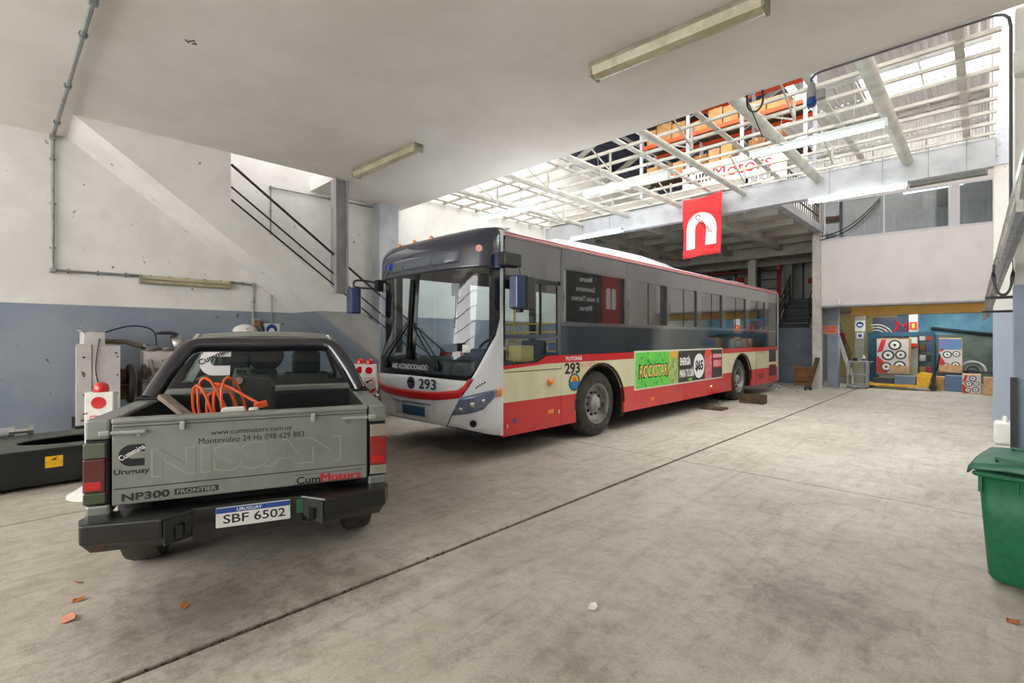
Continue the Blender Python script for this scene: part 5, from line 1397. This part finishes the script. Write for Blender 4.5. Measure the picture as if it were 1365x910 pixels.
# black frame around the rear window
wf = [(-.79, 1.515, 1.155), (.79, 1.515, 1.155), (.56, 1.705, 1.61), (-.56, 1.705, 1.61)]
wi = [(-.68, 1.53, 1.205), (.68, 1.53, 1.205), (.49, 1.692, 1.57), (-.49, 1.692, 1.57)]
MB().add(wf + wi, [(0, 1, 5, 4), (1, 2, 6, 5), (2, 3, 7, 6), (3, 0, 4, 7)]).build('rear_window_seal', BBLK, T0, solid=.012)
MB().add([(-.76, 3.88, 1.12), (.76, 3.88, 1.12), (.55, 3.22, 1.6), (-.55, 3.22, 1.6)], [(0, 1, 2, 3)]).build('windscreen', CABG, T0)
tb(-.78, .78, 3.85, 4.95, .55, 1.0, TP, 'bonnet_block', bev=.06)
tb(-.75, .75, 3.5, 3.85, .7, 1.12, TDK, 'dashboard', bev=.03)
tb(-.78, .78, 1.52, 3.5, .5, .55, TDK, 'cab_floor')
SEATG = mat('pickup_seat', c(40, 46, 44), .8)
for x, y, hh, nm in ((.36, 2.55, 1.40, 'front_seat'), (-.36, 2.55, 1.40, 'front_seat')):
    s_ = tb(x - .25, x + .25, y, y + .5, .75, .88, SEATG, nm, bev=.04)
    MB().prism([(y - .06, .86), (y + .06, .86), (y - .0, 1.22), (y - .1, 1.22)], 'x', x - .24, x + .24).build('seat_back', SEATG, s_, bevel=.04)
    MB().prism([(y - .12, 1.2), (y - .02, 1.2), (y - .06, 1.46), (y - .14, 1.45)], 'x', x - .15, x + .15).build('headrest', SEATG, s_, bevel=.05, seg=3)
for x in (-.05,):
    tb(x - .13, x + .13, 1.85, 1.95, 1.16, 1.30, SEATG, 'rear_headrest', bev=.04)
tb(-.72, .72, 1.62, 1.8, .85, 1.17, SEATG, 'rear_seat_back', bev=.04)
tb(-.02, .22, 3.1, 3.13, 1.50, 1.56, BBLK, 'inner_mirror', bev=.012)
pts = [(-.36 + .18 * math.cos(R(a)), 3.35 + .06 * math.sin(R(a)), 1.17 + .17 * math.sin(R(a))) for a in range(0, 361, 24)]
MB().tube(pts, .016, 8).build('steering_wheel', BBLK, T0, smooth=True)
o = MB().lathe([(.21, 0), (.21, .01), (.07, .012), (.07, .02)], (-.10, 3.22, 1.40), (0, -1, .0), 28).build('round_fan', TDK, T0, smooth=True)
# window sticker
def wplane(x, v): return (x, 1.52 + .18 * v - .008, 1.16 + .425 * v)
CEW = [(-.55 + p[0] * .25, .24 + p[1] * .60) for p in CE]
MB().add([wplane(*p) for p in CEW], [tuple(range(len(CEW)))]).build('window_sticker', INKW, T0, solid=.002, fix=False)
txt(T0, 'window_lettering', 'Cummins', INKB, (0, 0, 0), (1, 0, 0), (0, 0, 1), .40, .075, .02, warp=lambda u, q: (-.43 + u * .62 - q * .3, 1.52 + .18 * (.66 + u * .75 + q * 1.5) - .014, 1.16 + .425 * (.66 + u * .75 + q * 1.5)))
# roll bar
rb = [(-.80, 1.10, 1.12), (-.70, 1.20, 1.33), (-.60, 1.30, 1.49), (-.53, 1.335, 1.535), (-.44, 1.345, 1.545), (0, 1.345, 1.545), (.44, 1.345, 1.545), (.53, 1.335, 1.535), (.60, 1.30, 1.49), (.70, 1.20, 1.33), (.80, 1.10, 1.12)]
rbo = MB().tube(sp(rb, 4), .064, 18).build('roll_bar', TBAR, T0, smooth=True)
for s in (-1, 1):
    tb(s * .80 - .075, s * .80 + .075, 1.0, 1.2, 1.122, 1.14, BBLK, 'roll_bar_foot', rbo, .006)

# goods in the pickup bed
def tpos(x, y, z):
    co, si = math.cos(1.18609), math.sin(1.18609)
    return (-3.4335 + x * co - y * si, 1.0777 + x * si + y * co, z)
CORD = mat('orange_cable', c(226, 96, 44), .5)
t = thing('orange_cable_coil', 'loose coil of orange cable draped over the black case', 'cable', tpos(-.30, .8, .70), 1.18609)
for k in range(5):
    a0 = R(-30 + 17 * k); pts = []
    for i in range(17):
        a = 2 * math.pi * i / 16
        r_ = .25 + .03 * math.sin(k * 2.1)
        pts.append((r_ * .32 * math.sin(a) * math.cos(a0) + .05 * k - .06 - .05 * math.cos(a), r_ * .5 * math.sin(a) * math.sin(a0) - .15, .012 + r_ * 1.08 * (1 + math.cos(a))))
    MB().tube(pts, .010, 8).build('cable_turn', CORD, t, smooth=True)
MB().tube(sp([(0, -.1, .56), (.1, -.16, .53), (.22, -.22, .46), (.32, -.26, .40)]), .010, 8).build('cable_tail', CORD, t, smooth=True)
MB().bar((.28, -.28, .39), (.36, -.26, .41), .05, .04).build('cable_plug', CORD, t)
t = thing('black_tool_case', 'black moulded equipment case standing in the pickup bed', 'case', tpos(-.08, 1.05, .70), 1.18609)
cs = mat('case_dark_green', c(46, 54, 50), .6, col2=c(38, 45, 42), scale=8)
MB().prism([(-.13, 0), (.17, 0), (.17, .50), (.12, .58), (-.04, .60), (-.10, .63), (-.13, .60)], 'y', -.15, .15).build('case_body', cs, t, bevel=.02)
MB().box(-.12, .16, -.16, -.15, .36, .40).build('case_rib', cs, t)
MB().tube([(-.11, -.12, .60), (-.10, -.12, .65), (-.02, -.12, .65), (.0, -.12, .58)], .018, 8).build('case_handle', cs, t, smooth=True)
MB().lathe([(.03, 0), (.03, .02)], (-.08, -.15, .56), (0, -1, 0), 14).build('round_fitting', CHROME, t)
t = thing('small_white_jerrycan', 'small white plastic jerrycan behind the pickup tailgate', 'jerrycan', tpos(-.12, .30, .70), 1.18609)
MB().box(-.13, .13, -.09, .09, 0, .33).build('can_body', WHITEP, t, bevel=.03, seg=3)
MB().prism([(-.12, .32), (-.08, .42), (.05, .42), (.08, .32), (.05, .34), (.02, .39), (-.06, .39), (-.08, .34)], 'y', -.03, .03).build('handle', WHITEP, t, bevel=.008)
MB().lathe([(.03, .33), (.032, .40), (.028, .41)], (.11, 0, 0), n=14).build('cap', WHITEP, t)
t = thing('wooden_plank', 'rough wooden plank propped in the pickup bed', 'plank', tpos(-.41, .35, .70), 1.18609)
MB().bar((.10, -.05, .28), (-.18, .14, .50), .07, .03).build('plank', mat('weathered_wood', c(140, 126, 114), .8, col2=c(112, 100, 90), scale=9), t)
MB().box(-.1, .1, -.15, .0, 0, .30).build('chock', WOODD, t)

# ------------------------------------------------------------------ barrier posts
def barrier(label, x, y, rz, h_=1.05, br=.27, group=None):
    t = thing('barrier_post', label, 'barrier post', (x, y, 0), rz, group)
    MB().lathe([(br, 0), (br, .02), (br * .74, .06), (.13, .11), (.1, .12)], n=28).build('base', WHITEP, t, smooth=True)
    MB().box(-.125, .125, -.05, .05, .08, h_).build('post', mat('barrier_white', c(226, 226, 220), .5, col2=c(206, 206, 198), scale=5, spots=(14, .7, c(140, 110, 90))), t, bevel=.012)
    MB().lathe([(.065, 0), (.065, .04), (.055, .075), (.03, .095), (.005, .1)], (0, 0, h_), n=20).build('warning_light', mat('beacon_red', c(214, 40, 38), .2, coat=.7), t, smooth=True)
    MB().lathe([(.062, .05), (.062, .058)], (0, 0, h_ - .11), (0, -1, 0), 22).build('round_reflector', REDL, t)
    fr = MB().box(-.07, .07, -.056, -.05, h_ - .37, h_ - .24).build('sticker_frame', RED, t)
    MB().box(-.06, .06, -.058, -.056, h_ - .36, h_ - .25).build('sticker_field', WHITEP, fr)
    MB().prism([(-.05, h_ - .3), (.05, h_ - .26), (.05, h_ - .29), (-.02, h_ - .32), (.05, h_ - .35), (-.05, h_ - .33)], 'y', -.060, -.058).build('sticker_mark', INKB, fr)
    for k in range(4):
        z = h_ - .52 - k * .12
        MB().prism([(-.12, z - .06), (-.02, z), (-.02, z + .05), (-.12, z - .01)], 'y', -.054, -.05).build('red_chevron', RED, t)
        MB().prism([(.0, z - .06 + .06), (.12, z + .06), (.12, z + .11), (.0, z + .05)], 'y', -.054, -.05).build('red_chevron', RED, t)
    return t
barrier('white barrier post with red light standing between the pickup and the black tank', -6.55, .62, R(62))
barrier('white barrier post with red light by the stair, partly behind its neighbour', -8.16, 4.40, R(55), 1.14, .2)
barrier('white barrier post with red light next to the bus front corner', -7.74, 4.35, R(48), 1.15, .2)

# ------------------------------------------------------------------ generator set and black tank by the left wall
GW = mat('genset_white', c(208, 204, 202), .5, col2=c(192, 186, 184), scale=4, spots=(11, .68, c(110, 84, 70)))
t = thing('engine_generator', 'white cased radiator coupled to an old engine against the blue wall', 'engine', (-8.9, .85, 0))
MB().box(-.25, .35, -.26, .16, .5, 1.50).build('radiator_case', GW, t, bevel=.008)
MB().box(-.22, .36, -.22, .0, 1.50, 1.70).build('header_tank', GW, t, bevel=.01)
MB().box(-.26, .38, -.24, .02, 1.70, 1.72).build('header_lid', COLGREY, t)
MB().box(.35, .37, -.30, -.14, .45, 1.53).build('side_channel', GW, t, bevel=.006)
MB().box(.35, .362, -.12, .16, .52, 1.50).build('side_plate', GW, t)
for z in (.6, .85, 1.1, 1.35):
    for y in (-.22, .13):
        MB().lathe([(.012, 0), (.012, .01)], (.372 if y < 0 else .362, y, z), (1, 0, 0), 6).build('bolt', RAILM, t)
MB().tube(sp([(.1, .0, 1.56), (.1, .25, 1.55), (.1, .38, 1.5), (.1, .48, 1.5)]), .035, 12).build('coolant_hose', mat('hose_grey', c(110, 100, 84), .7), t, smooth=True)
MB().tube([(.1, .44, 1.5), (.1, .52, 1.47)], .05, 12).build('hose_clamp', CHROME, t)
MB().tube(sp([(.2, .0, 1.68), (.2, .3, 1.78), (.2, .55, 1.72), (.2, .6, 1.5)]), .010, 8).build('breather_line', BLACK, t, smooth=True)
MB().tube(sp([(.375, -.06, 1.6), (.385, -.1, 1.2), (.385, -.06, .95)]), .007, 6).build('overflow_line', BLACK, t)
EG = mat('engine_casting', c(150, 146, 140), .5, metal=.3, col2=c(96, 84, 74), scale=9, spots=(18, .62, c(90, 56, 40)))
MB().box(-.22, .22, .42, 1.25, .55, 1.15).build('engine_block', EG, t, bevel=.03)
MB().box(-.16, .16, .45, 1.2, 1.15, 1.42).build('cylinder_head', GW, t, bevel=.02)
for k in range(4):
    MB().box(-.13, .2, .48 + k * .18, .62 + k * .18, 1.42, 1.47).build('rocker_cover', EG, t, bevel=.015)
    MB().tube([(.22, .52 + k * .18, 1.28), (.3, .52 + k * .18, 1.22), (.3, .56 + k * .18, 1.05)], .03, 8).build('manifold_runner', EG, t, smooth=True)
MB().lathe([(.26, 0), (.28, .02), (.28, .06), (.2, .08)], (.05, .27, .95), (0, 1, 0), 24).build('fan_shroud', RAILM, t, smooth=True)
for k in range(6):
    a = math.pi * k / 3
    MB().bar((.05, .22, .95), (.05 + .24 * math.cos(a), .22, .95 + .24 * math.sin(a)), .08, .01).build('fan_blade', mat('fan_brown', c(104, 88, 60), .6), t)
MB().lathe([(.12, 0), (.15, .04), (.15, .12), (.1, .16)], (.2, .78, 1.50), (0, 1, .2), 20).build('turbo_housing', ALU, t, smooth=True)
MB().tube([(.2, .9, 1.55), (.2, 1.02, 1.52), (.2, 1.1, 1.4)], .06, 12).build('turbo_elbow', ALU, t, smooth=True)
MB().lathe([(.13, 0), (.14, .02), (.08, .05)], (.2, .72, 1.66), n=20).build('air_cap', BLACK, t, smooth=True)
MB().lathe([(.08, 0), (.08, .3)], (.28, .6, .62), n=14).build('oil_filter', WHITEP, t, smooth=True)
MB().lathe([(.11, -.02), (.11, .02)], (.26, .44, 1.12), (0, 1, 0), 18).build('pulley', RAILM, t)
MB().lathe([(.11, -.1), (.12, 0), (.11, .1)], (.28, .98, .85), (0, 1, 0), 18).build('alternator', ALU, t, smooth=True)
for x in (-.25, .25):
    MB().box(x - .05, x + .05, -.3, 1.4, .35, .5).build('skid_rail', DK, t)
for y in (-.2, 1.2):
    for x in (-.25, .25):
        MB().box(x - .06, x + .06, y - .06, y + .06, 0, .35).build('skid_leg', DK, t)
TK = mat('tank_black', c(15, 18, 17), .4, col2=c(24, 28, 26), scale=6)
t = thing('black_base_tank', 'low black steel base tank with oval opening and yellow label', 'tank', (-7.85, -.2, 0))
def oval(s, n=24): return [(.12 + .30 * s * math.cos(2 * math.pi * k / n), .72 + .52 * s * math.sin(2 * math.pi * k / n)) for k in range(n)]
MB().box(.66, .70, -1.6, 1.3, .06, .40).build('front_plate', TK, t)
MB().box(-.62, -.58, -1.6, 1.3, .06, .40).build('back_plate', TK, t)
MB().box(-.58, .66, 1.26, 1.3, .06, .40).build('end_plate', TK, t)
MB().box(-.58, .66, -1.6, 1.26, .04, .06).build('bottom_plate', TK, t)
bm_top = MB()
ov = oval(1.0); n_ = len(ov)
rect = []
for p in ov:
    dx, dy = p[0] - .12, p[1] - .72
    k = min((.54 if dx > 0 else .72) / max(abs(dx), 1e-6), (.56 if dy > 0 else 2.2) / max(abs(dy), 1e-6))
    rect.append((.12 + dx * k, .72 + dy * k))
bm_top.add([(p[0], p[1], .42) for p in ov] + [(p[0], p[1], .42) for p in rect], [(i, (i + 1) % n_, n_ + (i + 1) % n_, n_ + i) for i in range(n_)])
bm_top.build('top_plate', mat('tank_top', c(96, 98, 90), .45, col2=c(70, 72, 66), scale=4), t, solid=.015)
MB().box(.655, .72, -1.6, 1.3, .395, .425).build('top_lip', TK, t, bevel=.006)
lb = MB().box(.70, .704, .42, .56, .22, .34).build('yellow_label', YEL, t)
MB().prism([(.46, .30), (.52, .33), (.5, .30), (.53, .29)], 'x', .704, .706).build('label_mark', INKB, lb)
MB().box(.70, .704, -.25, .0, .24, .34).build('white_label', WHITEP, t)
MB().box(.70, .704, -.25, .06, .12, .20).build('white_label', WHITEP, t)
for y in (-1.2, .0, 1.15):
    MB().box(-.5, .6, y - .06, y + .06, 0, .05).build('skid_foot', WOODD, t)
t = thing('hydraulic_cylinder', 'grey hydraulic cylinder with fittings lying on the black tank', 'cylinder', (-8.0, -.2, .435))
MB().tube([(-.3, -.6, .06), (-.25, .15, .06)], .055, 14).build('barrel', COLGREY, t, smooth=True)
MB().tube([(-.25, .15, .06), (-.235, .34, .06)], .03, 12).build('rod', CHROME, t, smooth=True)
for y in (.17, .33):
    MB().lathe([(.065, -.025), (.065, .025)], (-.25, y, .065), (0, 1, 0), 8).build('fitting_nut', CHROME, t)
MB().tube([(-.1, -.2, .0), (-.1, -.2, .05)], .03, 10).build('port_cap', CHROME, t)

# ------------------------------------------------------------------ green wheelie bin
BING = mat('bin_green', c(20, 112, 72), .5, col2=c(16, 98, 62), scale=20)
BINL = mat('bin_lid_green', c(42, 112, 84), .4, col2=c(64, 124, 100), scale=6)
t = thing('wheelie_bin', 'green plastic wheelie bin with closed lid beside the right wall', 'bin', (.265, 4.62, 0), R(-12))
rows = []
for z, wx, y0, y1 in ((.02, .20, -.19, .17), (.05, .215, -.205, .18), (.40, .235, -.235, .215), (.70, .25, -.26, .24)):
    r_ = .05; pl = []
    for cx, cy, a in ((wx - r_, y1 - r_, 0), (-wx + r_, y1 - r_, 90), (-wx + r_, y0 + r_, 180), (wx - r_, y0 + r_, 270)):
        pl += [(cx + r_ * math.cos(R(a + k * 22.5)), cy + r_ * math.sin(R(a + k * 22.5)), z) for k in range(5)]
    rows.append(pl + pl[:1])
mb = MB().loft(rows); mb.f.append(tuple(range(20)))
mb.build('bin_body', BING, t, smooth=True, solid=.006)
MB().prism([(-.27, -.29), (.27, -.29), (.27, .25), (-.27, .25)], 'z', .70, .735).build('rim', BING, t, bevel=.02)
ld = MB().loft([[(-.285, y, z - .03), (-.26, y, z), (-.1, y, z + .012), (.1, y, z + .012), (.26, y, z), (.285, y, z - .03)] for y, z in ((-.32, .755), (-.29, .79), (-.1, .825), (.15, .835), (.26, .81))]).build('lid', BINL, t, smooth=True, solid=.012)
MB().tube([(-.16, -.2, .80), (-.16, -.24, .825), (-.02, -.26, .82), (-.02, -.2, .80)], .01, 8).build('lid_handle', BINL, ld, smooth=True)
MB().tube([(-.14, .1, .835), (-.14, .07, .855), (.02, .06, .86), (.02, .1, .84)], .01, 8).build('lid_handle', BINL, ld, smooth=True)
MB().box(-.24, -.22, -.272, -.25, .60, .70).build('rib', BING, t); MB().box(-.06, -.052, -.268, -.25, .62, .70).build('rib', BING, t)
MB().box(.04, .14, -.266, -.258, .655, .675).build('white_tag', WHITEP, t)
for s in (-1, 1):
    MB().lathe([(.1, -.025), (.1, .025)], (s * .2, .2, .1), (1, 0, 0), 18).build('wheel', BLACKP, t)
MB().tube([(-.2, .28, .76), (.2, .28, .76)], .016, 8).build('grip_bar', BING, t)

# ------------------------------------------------------------------ litter on the floor
LEAF = mat('dry_leaf', c(176, 104, 52), .8); PAPER = mat('wrapper', c(224, 150, 124), .6)
lit = [(-3.73, .21, .055, PAPER, 'orange paper wrapper lying on the concrete behind the pickup', 'wrapper'), (-3.95, .27, .03, LEAF, 'brown dry leaf lying between the wrapper and the pickup bumper', 'leaf'), (-3.41, .70, .03, LEAF, 'curled brown leaf lying in the dark oil stain', 'leaf'),
       (-4.23, .29, .022, LEAF, 'small yellow-brown leaf near the pickup bumper corner', 'leaf'), (-1.66, 2.39, .045, WHITEP, 'torn white paper scrap on the open concrete floor', 'paper'), (.12, 3.92, .03, LEAF, 'small orange leaf on the concrete below the green bin', 'leaf')]
for k, (x, y, s, m_, lb, ct) in enumerate(lit):
    o = MB().add([(-s, -s * .5, .004), (s * .7, -s * .6, .008), (s, s * .4, .02), (-s * .2, s * .6, .012), (-s * .9, s * .3, .018)], [(0, 1, 3), (1, 2, 3), (0, 3, 4)]).build('floor_' + ct, m_, None, solid=.002)
    o.location = (x, y, 0); o.rotation_euler = (0, 0, k * 1.3); tag(o, lb, ct)
mb = MB()
for k in range(420):
    y = random.uniform(.3, 9) if k % 3 else random.uniform(.2, 3); x = -2.9 + random.gauss(0, .012); s = random.uniform(.003, .009)
    mb.add([(x - s, y, -.012), (x + s, y - s, -.012), (x, y + s, -.012), (x, y, -.012 + s * 1.6)], [(0, 1, 3), (1, 2, 3), (2, 0, 3)])
o = mb.build('joint_crumbs', WOODD, None, fix=False); o['kind'] = 'stuff'; tag(o, 'crumbs of dirt lying in the long floor joint', 'dirt')
